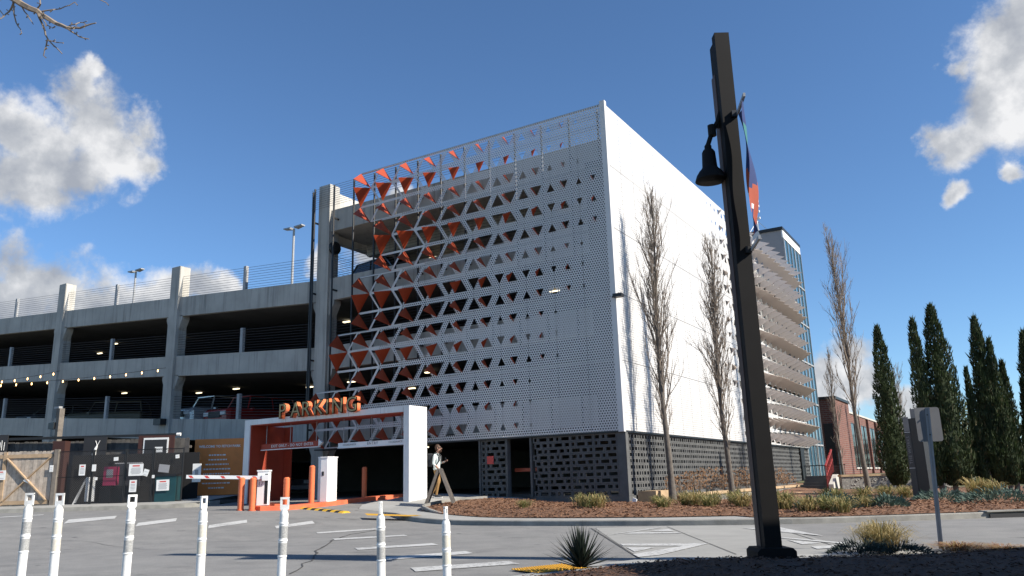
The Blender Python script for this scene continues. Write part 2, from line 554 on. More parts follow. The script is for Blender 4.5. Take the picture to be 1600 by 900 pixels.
def drape(name, poly, zf, material, step=0.5, kind='structure'):
    bm = bmesh.new()
    bm.faces.new([bm.verts.new((x, y, 0)) for x, y in poly])
    xs = [p[0] for p in poly]; ys = [p[1] for p in poly]
    for ax, lo, hi in ((0, min(xs), max(xs)), (1, min(ys), max(ys))):
        k = math.ceil(lo / step)
        while k * step < hi:
            co = [0, 0, 0]; no = [0, 0, 0]; co[ax] = k * step; no[ax] = 1
            bmesh.ops.bisect_plane(bm, geom=bm.verts[:] + bm.edges[:] + bm.faces[:], plane_co=co, plane_no=no, dist=1e-5)
            k += 1
    for v in bm.verts:
        v.co.z = zf(v.co.x, v.co.y)
    bm.normal_update()
    for f in bm.faces:
        if f.normal.z < 0:
            f.normal_flip()
        f.smooth = True
    me = bpy.data.meshes.new(name)
    bm.to_mesh(me); bm.free()
    me.materials.append(material)
    o = link(name, me)
    if kind: o['kind'] = kind
    return o

# ------------------------------------------------------------------ ground, road, kerbs, beds
def nz(x, y, s=1.0):
    return noise.noise(Vector((x * s, y * s, 3.1)))


gm = MB()
gx = sorted(set([-900, -500, -300, -180, -100] + list(range(-70, 71, 2)) + [100, 180, 300, 500, 900]))
gy = sorted(set([-900, -400, -200, -100] + list(range(-60, 101, 2)) + [140, 200, 300, 500, 900]))
for yy in gy:
    for xx in gx:
        gm.v.append((xx, yy, G(xx, yy) - 0.09))
nx = len(gx)
for j in range(len(gy) - 1):
    for i in range(nx - 1):
        gm.f.append((j * nx + i, j * nx + i + 1, (j + 1) * nx + i + 1, (j + 1) * nx + i)); gm.m.append(0)
tag(gm.build('ground', EARTH, smooth=True), kind='structure')

K = [(-7.4, -4.6), (-6.6, -4.75), (-5.6, -5.2), (-4.6, -6.0), (-3.6, -6.55), (-2.1, -6.92), (0.84, -7.05), (3.26, -6.91), (5.2, -6.55), (7.2, -5.85), (10.7, -3.36), (15, 0.2), (24, 8)]
FL = Vector((-21.6, -6.5, 0)); FD = Vector((0.855, 0.52, 0)).normalized(); FN = Vector((0.52, -0.855, 0)).normalized()
LK = [tuple((FL + FD * a + FN * b).to_2d()) for a, b in ((-14, 1.9), (-4, 1.55), (1.5, 1.35), (4.9, 1.25), (6.2, 0.9), (6.6, -0.2))]
road_poly = [(-45, -22), (-42, -44), (6, -44), (26, -30), (40, -12), (40, 20), (26, 12), (14.8, 0.4)] + [(p[0], p[1] + 0.1) for p in K[::-1][2:]] + [(-8.2, 0.6), (-16.4, 0.6), LK[5], LK[4]] + [(p[0], p[1]) for p in LK[::-1][2:]]
drape('road', road_poly, lambda x, y: G(x, y), ASPH)
# concrete speed table between the two sawn joints
drape('concrete_crossing', [(2.55, -7.75), (6.18, -13.93), (6.6, -14.6), (8.7, -13.6), (8.75, -12.3), (6.03, -6.45), (4.0, -6.85)], lambda x, y: G(x, y) + 0.004, mat('crossing_concrete', (0.30, 0.295, 0.275), 0.9, 0.16, 1.3, bump=0.15))
jm = mat('joint_sealant', (0.055, 0.053, 0.05), 0.9)


def strip(name, pts, w, dz, material, jitter=0.0):
    b = MB(); L = []
    rr = random.Random(5)
    dense = []
    for a, c in zip(pts, pts[1:]):
        n = max(1, int((Vector(c) - Vector(a)).length / 0.4))
        for k in range(n):
            q = Vector(a).lerp(Vector(c), k / n)
            dense.append(q + Vector((rr.uniform(-jitter, jitter), rr.uniform(-jitter, jitter))))
    dense.append(Vector(pts[-1]))
    for i, q in enumerate(dense):
        d = (dense[min(i + 1, len(dense) - 1)] - dense[max(i - 1, 0)]).normalized()
        n = Vector((-d.y, d.x)) * w / 2 * (1 + rr.uniform(-0.6, 0.6) * (jitter > 0))
        L.append((q + n, q - n))
    for p, q in L:
        b.v.append((p.x, p.y, G(p.x, p.y) + dz)); b.v.append((q.x, q.y, G(q.x, q.y) + dz))
    for i in range(len(L) - 1):
        b.f.append((2 * i + 1, 2 * i + 3, 2 * i + 2, 2 * i)); b.m.append(0)
    return tag(b.build(name, material), kind='structure')


strip('road_joint', [(2.5, -7.86), (6.18, -13.93)], 0.022, 0.010, jm)
strip('road_joint', [(4.02, -7.2), (7.27, -13.14)], 0.016, 0.010, jm)
strip('road_joint', [(6.03, -6.6), (8.61, -12.34)], 0.02, 0.010, jm)
strip('road_crack', [(2.66, -16.9), (1.3, -15.1), (0.02, -13.68), (-0.7, -12.7), (-1.63, -11.55), (-2.3, -10.4), (-2.73, -8.97)], 0.035, 0.006, jm, 0.05)
strip('road_crack', [(-9.5, -15.5), (-6.2, -14.2), (-3.4, -14.6), (-1.0, -13.2)], 0.012, 0.006, jm, 0.04)
strip('road_crack', [(-12, -8.9), (-8.3, -7.9), (-6.2, -7.4), (-5.0, -6.8)], 0.015, 0.006, jm, 0.04)

PW = worn_paint('worn_white_road_paint', (0.46, 0.46, 0.445), (0.23, 0.228, 0.22), 0.57)
PY = worn_paint('worn_yellow_road_paint', (0.52, 0.28, 0.02), (0.3, 0.25, 0.15), 0.64)
stripes = [[(-3.55, -10.19), (-3.25, -10.45), (-2.7, -8.9), (-3.01, -8.66)],
           [(-1.69, -11.59), (-1.32, -11.9), (-0.45, -10.62), (-0.8, -10.33)],
           [(0.62, -13.44), (0.98, -13.75), (1.78, -12.54), (1.41, -12.24)],
           [(2.34, -14.8), (2.70, -15.15), (3.42, -13.85), (3.05, -13.53)],
           [(3.79, -15.85), (4.15, -16.2), (4.95, -15.02), (4.61, -14.75)],
           [(-15.6, -11.2), (-14.6, -11.9), (-15.1, -10.3), (-16.1, -9.7)],
           [(-10.9, -11.9), (-9.9, -12.6), (-10.2, -11.05), (-11.1, -10.4)],
           [(-8.7, -11.35), (-8.0, -11.9), (-8.35, -10.5), (-9.05, -9.95)],
           [(-6.95, -10.55), (-6.35, -11.05), (-6.7, -9.55), (-7.3, -9.05)],
           [(-5.55, -9.65), (-5.05, -10.05), (-5.25, -8.55), (-5.8, -8.1)],
           [(-19.9, -12.2), (-18.9, -13.0), (-19.3, -11.2), (-20.3, -10.5)]]
for sp in stripes:
    drape('crosswalk_stripe', sp, lambda x, y: G(x, y) + 0.008, PW)
for sp in ([(3.83, -9.93), (3.92, -9.28), (4.07, -7.62), (3.91, -7.36)],
           [(4.04, -9.56), (5.12, -9.27), (4.94, -9.02), (4.0, -9.11)],
           [(4.23, -8.73), (4.73, -8.67), (4.37, -8.04)],
           [(4.95, -11.78), (6.35, -11.42), (6.1, -11.99), (5.15, -12.14)],
           [(6.13, -13.84), (6.3, -13.49), (6.35, -11.425), (6.1, -12.0), (5.9, -13.49)],
           [(5.32, -12.4), (5.78, -12.36), (5.76, -13.1)],
           [(5.8, -7.66), (6.25, -8.11), (7.75, -9.61), (6.49, -7.36)],
           [(7.13, -9.98), (8.38, -11.03), (8.32, -11.19), (7.18, -10.19)],
           [(7.36, -10.57), (8.0, -11.14), (7.77, -11.4)],
           [(7.97, -11.76), (8.38, -11.27), (8.43, -11.85), (8.13, -12.14)]):
    drape('speed_table_marking', sp, lambda x, y: G(x, y) + 0.012, PW)

# pavement behind the far kerb, garage apron, mulch bed
kin = [(p[0] - 0.02, p[1] + 0.14) for p in K]
pav = drape('pavement', kin + [(24, 40), (-0.3, 40), (-0.3, 0.3), (-7.7, 0.5), (-7.7, -3.6)], lambda x, y: G(x, y) + 0.115 - (0.11 * max(0, min(1, (-x - 4.6) / 1.5)) if y < -4.3 else 0), PAVE)


def kerb(name, pts, w, h, material, drop=None):
    b = MB(); n = len(pts); ring = []
    for i in range(n):
        p = Vector(pts[i]); d = (Vector(pts[min(i + 1, n - 1)]) - Vector(pts[max(i - 1, 0)])).normalized()
        nn = Vector((-d.y, d.x))
        z = G(p.x, p.y); hh = h * (drop(i) if drop else 1.0)
        q = p + nn * w
        ring.append([(p.x, p.y, z - 0.1), (p.x + nn.x * 0.015, p.y + nn.y * 0.015, z + hh - 0.02), (p.x + nn.x * 0.035, p.y + nn.y * 0.035, z + hh), (q.x, q.y, z + hh), (q.x, q.y, z - 0.1)])
    for r in ring:
        b.v.extend(r)
    for i in range(n - 1):
        for k in range(4):
            b.f.append((i * 5 + k, (i + 1) * 5 + k, (i + 1) * 5 + k + 1, i * 5 + k + 1)); b.m.append(0)
    b.face([ring[0][k] for k in range(5)]); b.face([ring[-1][k] for k in range(4, -1, -1)])
    return tag(b.build(name, material), kind='structure')


def resample(pts, step):
    out = []
    for a, c in zip(pts, pts[1:]):
        a = Vector(a); c = Vector(c); n = max(1, int((c - a).length / step))
        out += [tuple(a.lerp(c, k / n)) for k in range(n)]
    out.append(tuple(pts[-1]))
    return out


def smooth_line(pts, it=2):
    for _ in range(it):
        o = [pts[0]]
        for a, c in zip(pts, pts[1:]):
            a = Vector(a); c = Vector(c)
            o += [tuple(a.lerp(c, .25)), tuple(a.lerp(c, .75))]
        o.append(pts[-1]); pts = o
    return pts


KS = smooth_line(K, 2)
kerb('kerb', KS, 0.15, 0.125, KERBM, lambda i: max(0.02, min(1, (KS[i][0] + 6.3) / 1.6)))
kerb('kerb', smooth_line(LK, 2), 0.15, 0.16, KERBM)
lk2 = [(p[0] + FN.x * -0.1, p[1] + FN.y * -0.1) for p in LK]
drape('pavement', lk2 + [tuple((FL + FD * 7 - FN * 4).to_2d()), tuple((FL - FD * 14 - FN * 4).to_2d())], lambda x, y: G(x, y) + 0.15 + 0.08 * max(0, min(1, ((Vector((x, y)) - FL.to_2d()).dot(-FN.to_2d()) + 1.2) / 1.2)), PAVE)

bed = [(-5.35, -2.6), (-5.3, -3.9), (-4.7, -4.75), (-3.6, -5.2), (-2.0, -5.55), (0.9, -5.75), (3.2, -5.6), (4.9, -5.0), (5.6, -5.75), (7.1, -5.6), (10.6, -3.15), (14.8, 0.5), (22, 7), (22, 20), (9, 22), (0.15, 24), (0.15, -0.15), (-3.4, -0.15), (-4.6, -1.3)]


def inside(poly, x, y):
    c = False; n = len(poly)
    for i in range(n):
        x1, y1 = poly[i]; x2, y2 = poly[(i + 1) % n]
        if (y1 > y) != (y2 > y) and x < (x2 - x1) * (y - y1) / (y2 - y1) + x1:
            c = not c
    return c


def edge_dist(poly, x, y):
    p = Vector((x, y)); best = 1e9
    for i in range(len(poly)):
        a = Vector(poly[i]); b = Vector(poly[(i + 1) % len(poly)])
        t = max(0, min(1, (p - a).dot(b - a) / max(1e-9, (b - a).length_squared)))
        best = min(best, (p - a.lerp(b, t)).length)
    return best


def zbed(x, y):
    e = min(1.0, edge_dist(bed, x, y) / 0.9)
    lift = 0.13 * max(0, 1 - abs(x) / 6.0) if y < 2 else 0.0
    return G(x, y) + 0.135 + e * (0.07 + lift + 0.05 * nz(x, y, 0.9) + 0.03 * nz(x, y, 2.7))


drape('mulch_bed', bed, zbed, MULCH, 0.4)
kerb('kerb', smooth_line([(-4.6, -1.3), (-5.35, -2.6), (-5.3, -3.9), (-4.7, -4.75), (-3.6, -5.2), (-2.0, -5.55), (-0.6, -5.7)], 2), 0.12, 0.235, KERBM, lambda i: 1.0 if i < 15 else max(.35, 1 - (i - 14) * .12))
nbed = [(5.6, -17.6), (5.95, -16.4), (6.3, -15.4), (6.75, -14.35), (7.5, -13.9), (8.3, -13.65), (9.2, -13.2), (10.6, -11.85), (13.2, -9.4), (22, -4), (22, -20), (14, -24), (9.5, -19.5)]


def znb(x, y):
    e = min(1.0, edge_dist(nbed, x, y) / 0.8)
    return G(x, y) + 0.03 + e * (0.05 + 0.04 * nz(x, y, 1.3) + 0.02 * nz(x, y, 4))


drape('mulch_bed', nbed, znb, mat('shaded_mulch', (0.065, 0.032, 0.019), 0.95, 0.0, 9.0, col2=(0.05, 0.026, 0.017), bump=1.0, bscale=34), 0.3)  # mulch colour darkened for the shade on the near bed
drape('gutter_pan', [(5.9, -16.9), (6.2, -15.3), (6.7, -14.2), (8.25, -13.5), (9.15, -13.05), (10.5, -11.75), (13, -9.3), (12.6, -8.9), (10.2, -11.35), (8.9, -12.6), (8.0, -13.1), (6.4, -13.9), (5.85, -15.1), (5.5, -16.9)], lambda x, y: G(x, y) + 0.016, PAVE)
tact = drape('tactile_paving', [(5.25, -15.75), (5.58, -15.05), (6.12, -15.3), (5.79, -16.0)], lambda x, y: G(x, y) + 0.022, PY, 0.25)
db = MB()
for i in range(9):
    for j in range(22):
        a = Vector((5.25, -15.75)).lerp(Vector((5.58, -15.05)), (j + .5) / 22); q = a + Vector((0.54, -0.25)) * (i + .5) / 9
        db.tube([(q.x, q.y, G(q.x, q.y) + 0.015), (q.x, q.y, G(q.x, q.y) + 0.032)], [0.017, 0.010], 5)
tag(db.build('tactile_domes', PY), kind='stuff')
drape('tactile_paving', [(-5.3, -6.55), (-4.85, -6.95), (-3.75, -6.45), (-3.7, -5.95)], lambda x, y: G(x, y) + 0.13, PY, 0.25)


def chips(name, poly, zf, n, seed, material, xr, yr, big=0.05):
    rr = random.Random(seed); b = MB(); c = 0
    while c < n:
        x = rr.uniform(*xr); y = rr.uniform(*yr)
        if not inside(poly, x, y):
            continue
        c += 1
        a = rr.uniform(0, 6.28); l = rr.uniform(0.4, 1.2) * big; w = rr.uniform(0.15, 0.35) * big
        d = Vector((math.cos(a), math.sin(a), rr.uniform(-.4, .4))) * l; s2 = Vector((-math.sin(a), math.cos(a), rr.uniform(-.5, .5))) * w
        p = Vector((x, y, zf(x, y) + rr.uniform(0.004, 0.03)))
        b.face([p - d - s2, p + d - s2, p + d + s2, p - d + s2])
    tag(b.build(name, material), kind='stuff')


CHIPM = mat('mulch_chip_bark', (0.32, 0.165, 0.085), 0.9, 0.0, 40.0, col2=(0.10, 0.045, 0.025))
chips('mulch_chips', bed, zbed, 15000, 3, CHIPM, (-5.4, 11), (-5.8, 1.5), 0.048)
chips('mulch_chips', nbed, znb, 7000, 4, mat('shaded_chip_bark', (0.13, 0.06, 0.03), 0.95, 0.0, 40.0, col2=(0.05, 0.025, 0.015)), (5.6, 11.5), (-17.6, -10.5), 0.03)  # near chips darkened in colour for the same shade
drape('lawn', [(-0.2, 24.5), (9, 22.5), (22, 20.5), (60, 30), (60, 60), (-0.2, 60)], lambda x, y: G(x, y) + 0.13 + max(0, min(0.3, (y - 24) * 0.03)), LAWN, 2.0)

# ------------------------------------------------------------------ parking garage
GAR = thing('parking_garage', 'grey concrete multi-storey parking garage with white perforated triangle screen', 'parking garage')
ZT = (3.47, 6.60, 9.66)
XR = -14.3


def zr(x):
    return 0.067 * max(0.0, XR - x)


def sbox(mb, x0, x1, y0, y1, z0, z1, mi=0, slope=True):
    a = zr(x0) if slope else 0; c = zr(x1) if slope else 0
    mb.hexa([(x0, y0, z0 + a), (x1, y0, z0 + c), (x1, y1, z0 + c), (x0, y1, z0 + a), (x0, y0, z1 + a), (x1, y0, z1 + c), (x1, y1, z1 + c), (x0, y1, z1 + a)], mi)


COLX = [-14.3, -24.75, -35.25, -45.7, -56.1]
GY = 33.0
for i, cx in enumerate(COLX):
    b = MB()
    top = 14.12 if i == 0 else 11.98 + zr(cx) - zr(-24.75)
    b.box(cx - 0.34, cx + 0.34, 0.50, 1.12, 0, top)
    for z in ZT:
        zb = z - 1.0 + zr(cx)
        for sgn in (-1, 1):
            b.prism([(cx + sgn * 0.34, zb), (cx + sgn * 0.62, zb + sgn * -0.0), (cx + sgn * 0.62, zb - 0.18), (cx + sgn * 0.34, zb - 0.75)], 'y', 0.62, 1.05)
    b.build('column', CONC, GAR)
for z in ZT:
    for a, c in zip(COLX[1:], COLX[:-1]):
        b = MB()
        sbox(b, a + 0.342, c - 0.342, 0.62, 0.84, z - 1.0, z)
        b.build('spandrel', CONC, GAR)
for z in ZT:
    b = MB(); b.box(-13.955, -0.35, 0.62, 0.84, z - 1.0, z); b.build('spandrel', CONC, GAR)
b = MB(); b.box(-13.955, -0.35, 0.62, 0.86, 11.86, 12.86); b.build('spandrel', CONC, GAR)
# decks
for z in ZT:
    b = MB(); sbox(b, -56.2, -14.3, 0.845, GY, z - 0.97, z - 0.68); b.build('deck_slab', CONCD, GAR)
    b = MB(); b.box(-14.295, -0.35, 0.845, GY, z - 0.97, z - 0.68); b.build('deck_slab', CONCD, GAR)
b = MB(); b.box(-14.2, -0.35, 0.865, GY, 11.88, 12.25); b.build('deck_slab', CONC, GAR)
b = MB()
for k in range(1, 14):
    b.box(-14.2, -0.35, 0.9 + k * 2.4, 1.15 + k * 2.4, 11.35, 11.876)
tag(b.build('deck_beams', CONC, GAR), kind='stuff')
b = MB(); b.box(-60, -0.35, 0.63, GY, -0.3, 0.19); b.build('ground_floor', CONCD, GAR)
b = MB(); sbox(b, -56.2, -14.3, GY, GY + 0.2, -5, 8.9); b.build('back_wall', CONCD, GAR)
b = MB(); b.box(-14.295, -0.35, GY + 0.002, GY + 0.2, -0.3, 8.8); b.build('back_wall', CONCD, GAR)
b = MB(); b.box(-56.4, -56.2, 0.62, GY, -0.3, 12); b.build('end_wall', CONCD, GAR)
b = MB(); b.box(-0.9, -0.72, 0.87, 29, 2.3, 11.87); b.build('core_wall', CONCD, GAR)
b = MB(); b.box(-5.2, -5.0, 6.5, 29, -0.2, 2.49); b.build('core_wall', CONCD, GAR)
b = MB(); b.box(-0.95, -0.12, 0.14, 0.60, 2.19, 11.85); b.build('corner_sun_block', CONCD, GAR)  # unseen block added behind the screen to keep sun off the flaps
b = MB(); b.box(-14.64, -14.32, 1.13, GY, 11.6, 14.0); b.build('parapet_wall', CONCW, GAR)
b = MB(); b.box(-14.2, -13.96, GY - 0.5, GY, 8.8, 11.87); b.build('column', CONC, GAR)
# pale skins paint sunlight on the right column faces above the top deck
for cx in COLX[1:4]:
    zt = 9.66 + zr(cx); top = 11.98 + zr(cx) - zr(-24.75)
    b = MB(); b.box(cx + 0.342, cx + 0.36, 0.53, 1.10, zt + 0.02, top - 0.03); b.build('sunlit_column_face', CONCW, GAR)
# rail posts and cables
def rail_bay(x0, x1, z, ztop_extra=1.12, ncab=9, y=0.70):
    b = MB()
    for k in range(ncab):
        h = 0.10 + k * (ztop_extra - 0.12) / (ncab - 1)
        b.tube([(x0, y, z + zr(x0) + h), (x1, y, z + zr(x1) + h)], 0.0085, 4)
    tag(b.build('cable_rail', CABLEM, GAR), kind='stuff')


for li, z in enumerate(ZT):
    for a, c in zip(COLX[1:], COLX[:-1]):
        rail_bay(a + 0.34, c - 0.34, z)
        xm = (a + c) / 2 - 0.1
        b = MB(); b.box(xm - 0.085, xm + 0.085, 0.64, 0.80, z + zr(xm) - 0.02, z + zr(xm) + 1.18); b.build('rail_post', POSTM, GAR)
for z in ZT[:2]:
    rail_bay(-13.95, -0.9, z)
rail_bay(-13.95, -0.4, 9.66)
b = MB()
for k in range(10):
    h = 12.95 + k * 0.105
    b.tube([(-14.9, 0.30, h), (-0.15, 0.30, h)], 0.0085, 4)
    b.tube([(-13.9, 0.8, 9.75 + k * 0.11), (-13.9, GY, 9.75 + k * 0.11)], 0.0085, 4)
    b.tube([(-13.9, GY, 9.75 + k * 0.11), (-0.5, GY, 9.75 + k * 0.11)], 0.0085, 4)
tag(b.build('cable_rail', CABLEM, GAR), kind='stuff')
P = 1.165
for k in range(-1, 13):
    x = -12.05 + 1.19 * (k - 2) * -1 if False else -(k + 0.35) * 1.19
    if k < 0: continue
    b = MB(); b.tube([(x, 0.30, 2.2), (x, 0.30, 13.9 if k < 12 else 13.95)], 0.045, 6)
    for z in (3.0, 6.0, 9.0, 12.3):
        b.box(x - 0.03, x + 0.03, 0.30, 0.63, z, z + 0.07)
    b.build('screen_mast', BLACKM, GAR)
# lamps under the decks
lm = MB(); lm.box(-0.22, 0.22, -0.07, 0.07, -0.025, 0.025); lme = lm.mesh('ceiling_lamp', LIGHTE)
for x, y, lv in ((-17.0, 5, 2), (-21.5, 8, 2), (-31.5, 6, 2), (-38.4, 6, 2), (-45, 9, 2), (-16.6, 5, 1), (-21.5, 7, 1), (-27.5, 7, 1), (-33.5, 9, 1), (-40, 8, 1), (-16, 9, 1), (-11, 4, 1), (-5, 5, 2), (-11.5, 5, 3), (-6.3, 3, 0), (-13.6, 7, 0), (-3.9, 5, 0)):
    zc = (ZT[lv] - 0.97 if lv < 3 else 11.3)
    link('ceiling_lamp', lme, GAR, (x, y, zc + zr(x) - 0.10))

# --- perforated folded screen panels
H5 = (13.9 - 2.18) / 5; RH = H5 / 3


def mapA(u, v, w): return (-u, -w, v)
def mapB(u, v, w): return (w, u, v)


def hole_scale(d):
    s = 0.084 * d
    return 0.0 if s < 0.075 else min(0.95, s)


EDGE_A = [10, 9, 10, 11, 12]      # panel columns from the top row down
SHIFT_A = [0.0, -1.2, 0.0, 1.15, 2.3]
NB = 25
SHIFT_B = [10.6, 10.0, 11.0, 10.2, 12.4]


def make_panel(side, k, g):
    mp = mapA if side == 'A' else mapB
    v_top = 13.9 - g * H5
    S = (lambda u: min(0.86, hole_scale(u - SHIFT_A[g]))) if side == 'A' else (lambda u: min(0.93, hole_scale((u - SHIFT_B[g]) * 1.0) * (1 + max(0, u - 20) * 0.04)))
    u0, u1 = k * P, (k + 1) * P
    last = side == 'A' and k == EDGE_A[g] - 1
    solid = side == 'A' and k >= EDGE_A[g] - 2
    b = MB(); flaps = []
    gp = 0.010 if side == 'B' else 0.005
    def F(pts, mi=0):
        b.face([mp(min(max(p[0], u0 + gp), u1 - gp) - u0, min(max(p[1], v_top - H5 + gp), v_top - gp) - v_top, 0) for p in pts], mi)
    mi = 1 if solid else 0
    for r in range(3):
        vt = v_top - r * RH; vb = vt - RH
        if r == 1:                       # triangle points up
            yb, ya = vb, vt
        else:
            yb, ya = vt, vb
        um = (u0 + u1) / 2; vm = (vt + vb) / 2
        jit = 1 + 0.05 * math.sin(k * 7.1 + r * 2.3 + g * 5.7)
        s = S(um) * jit
        s = min(s, 0.87 if side == 'A' else 0.95)
        B0, B1, A = (u0, yb), (u1, yb), (um, ya)
        if s > 0:
            sv = s ** 0.72; sg = 1 if ya > yb else -1; hh = RH / 2 * sv
            b0, b1, a = (um - s * P / 2, vm - sg * hh), (um + s * P / 2, vm - sg * hh), (um, vm + sg * hh)
            F([B0, B1, b1, b0], mi); F([A, B0, b0, a], mi)
            if not last:
                F([B1, A, a, b1], mi)
                flaps.append((b0, b1, a, s))
            else:
                flaps.append(((b0[0], b0[1]), B1, A, 1.0))
        else:
            F([B0, B1, A], mi)
        for uc, sgn in ((u0, 1), (u1, -1)):
            if last and sgn < 0:
                continue
            s = S(uc) * 0.95
            um2 = uc + sgn * P / 2
            if s > 0 and uc > 0:
                sv = s ** 0.72; sg = 1 if ya > yb else -1; hh = RH / 2 * sv
                # this half cell points the opposite way: base at ya, apex at yb
                q = [(uc, vm + sg * hh), (uc + sgn * s * P / 2, vm + sg * hh), (uc, vm - sg * hh)]
                F([(uc, ya), (um2, ya), q[1], q[0]], mi)
                F([(um2, ya), (uc, yb), q[2], q[1]], mi)
            else:
                F([(uc, ya), (um2, ya), (uc, yb)], mi)
    loc = mp(u0, v_top, 0)
    o = b.build('perforated_panel', [PERF, WPANEL], GAR, loc=loc)
    for b0, b1, a, s in flaps:
        if side == 'A':
            # hinge on the left edge (larger u), folded outwards about 95 degrees
            h0, h1, tip = Vector(b1), Vector(a), Vector(b0)
            ang = R(95 if s > 0.5 else 70 + 40 * s)
            m_ = ORANGE; nm = 'orange_flap'
        else:
            h0, h1, tip = Vector(b1), Vector(a), Vector(b0)
            ang = R(80) * min(1, 0.5 + s)
            m_ = WFIN; nm = 'white_fin'
            if s < 0.16: continue
        ax = (h1 - h0).normalized(); f = h0 + ax * (tip - h0).dot(ax); pr = tip - f
        t2 = f + pr * math.cos(ang); w2 = pr.length * math.sin(ang)
        p0 = Vector(mp(h0.x - u0, h0.y - v_top, 0)); p1 = Vector(mp(h1.x - u0, h1.y - v_top, 0)); p2 = Vector(mp(t2.x - u0, t2.y - v_top, w2))
        nn = (p1 - p0).cross(p2 - p0).normalized() * 0.008
        fb = MB()
        fb.add([p0 + nn, p1 + nn, p2 + nn, p0 - nn, p1 - nn, p2 - nn], [(0, 1, 2), (5, 4, 3), (0, 3, 4, 1), (1, 4, 5, 2), (2, 5, 3, 0)])
        fb.build(nm, m_, o)
    return o


for g in range(5):
    for k in range(EDGE_A[g]):
        make_panel('A', k, g)
    for k in range(NB):
        make_panel('B', k, g)
# framing rails behind the panel joints and the corner trim
b = MB()
for g in range(0, 6):
    z = 13.9 - g * H5
    e = EDGE_A[min(g, 4)] if g < 5 else 12
    b.box(-e * P, -0.12, 0.03, 0.09, z - 0.03, z + 0.03)
    b.box(-0.09, -0.03, 0.12, NB * P, z - 0.03, z + 0.03)
b.build('screen_frame', POSTM, GAR)
b = MB(); b.box(-0.17, 0.03, -0.03, 0.14, 2.14, 14.02); b.build('corner_trim', WPANEL, GAR)
b = MB(); b.box(-14.0, -0.02, 0.02, 0.5, 2.13, 2.178); b.box(-0.5, -0.02, 0.505, 29.1, 2.13, 2.178); b.build('soffit_trim', BLACKM, GAR)

# --- breeze-block walls: every block is a piece with its own opening
def block_mesh(w, h=0.2032, t=0.09):
    b = MB(); wm = 0.045; hm = 0.042; x0, x1 = 0.003, w - 0.003; z0, z1 = 0.003, h - 0.003
    b.box(x0, x0 + wm, 0, t, z0, z1); b.box(x1 - wm, x1, 0, t, z0, z1)
    b.box(x0 + wm, x1 - wm, 0.002, t - 0.002, z0, z0 + hm); b.box(x0 + wm, x1 - wm, 0.002, t - 0.002, z1 - hm, z1)
    return b.mesh('screen_block', BLOCKM)


BW = (0.20, 0.27, 0.40)
BME = [block_mesh(w) for w in BW]
BMB = [block_mesh(w, t=0.035) for w in BW]
nblk = 0
stuffb = MB()


def block_run(u0, u1, side, parts, seed, nrows=10):
    global nblk
    rr = random.Random(seed)
    for r in range(nrows):
        z = 2.125 - (r + 1) * 0.2032
        u = u0; i = r * 2
        seq = (2, 0, 1) if side == 'A' else (1, 0, 0, 1)
        first = True
        while u < u1 - 0.12:
            t = seq[i % len(seq)]; i += 1
            w = BW[t]
            if u + w > u1:
                w2 = [k for k, q in enumerate(BW) if u + q <= u1 + 0.02]
                if not w2: break
                t = w2[-1]; w = BW[t]
            dz = rr.uniform(-0.003, 0.003)
            if parts(u) and nblk < 298:
                nblk += 1
                o = link('screen_block', (BME if side == 'A' else BMB)[t], GAR)
                if side == 'A':
                    o.location = (-u - w, 0.10 + dz, z)
                else:
                    o.location = (-0.10 + dz, u, z); o.rotation_euler = (0, 0, R(90))
            else:
                me = (BME if side == 'A' else BMB)[t]
                vs = [tuple(v.co) for v in me.vertices]
                fs = [tuple(p.vertices) for p in me.polygons]
                if side == 'A':
                    stuffb.add([(-u - w + v[0], 0.10 + dz + v[1], z + v[2]) for v in vs], fs)
                else:
                    stuffb.add([(-0.10 + dz - v[1], u + v[0], z + v[2]) for v in vs], fs)
            u += w


block_run(0.30, 3.55, 'A', lambda u: True, 1)
block_run(4.62, 5.70, 'A', lambda u: True, 2)
block_run(0.12, 26.4, 'B', lambda u: u < 4.2, 3, 10)
block_run(27.4, 29.1, 'B', lambda u: False, 4)
tag(stuffb.build('screen_blocks', BLOCKM, GAR), kind='stuff')
b = MB(); b.box(-3.56, 0.02, 0.085, 0.28, -0.6, 0.092); b.box(-5.72, -4.6, 0.085, 0.28, -0.6, 0.092); b.box(-0.28, 0.02, 0.285, 29.1, -0.6, 0.092); b.build('wall_base', BLOCKM, GAR)
b = MB(); b.box(-0.29, 0.025, 0.08, 0.284, 0.093, 2.127); b.box(-3.63, -3.555, 0.07, 0.3, 0.093, 2.127); b.box(-4.62, -4.555, 0.07, 0.3, 0.093, 2.127); b.box(-5.78, -5.705, 0.07, 0.3, 0.093, 2.127); b.build('block_end_post', BLOCKM, GAR)
b = MB(); b.box(-0.26, -0.02, 26.42, 27.38, -0.4, 2.12); b.build('metal_door', BLACKM, GAR)
b = MB(); b.box(-4.55, -3.64, 0.55, 0.62, 0.98, 1.10); b.build('orange_rail', ORANGE, GAR)
# small plate sign on the block pier
b = MB(); b.box(-5.42, -5.14, 0.066, 0.08, 1.28, 1.56); b.build('red_notice', REDP, GAR)
# flood lamps
for x, y, z in ((0.16, -0.1, 6.62),):
    b = MB(); b.box(x - 0.16, x + 0.16, y - 0.14, y + 0.10, z, z + 0.12); b.box(x - 0.26, x - 0.05, y + 0.02, y + 0.10, z + 0.03, z + 0.08); b.build('wall_floodlight', BLACKM, GAR)
for x, z in ((-24.9, 3.86),):
    b = MB(); b.box(x - 0.28, x + 0.28, 0.16, 0.5, z, z + 0.3); b.build('wall_speaker', BLACKM, GAR)
b = MB(); b.tube([(-13.955, 0.8, 11.1), (-13.80, 0.78, 11.1), (-13.74, 0.77, 11.1)], [0.30, 0.30, 0.16], 14)
b.build('mirror_back', BLACKM, GAR)
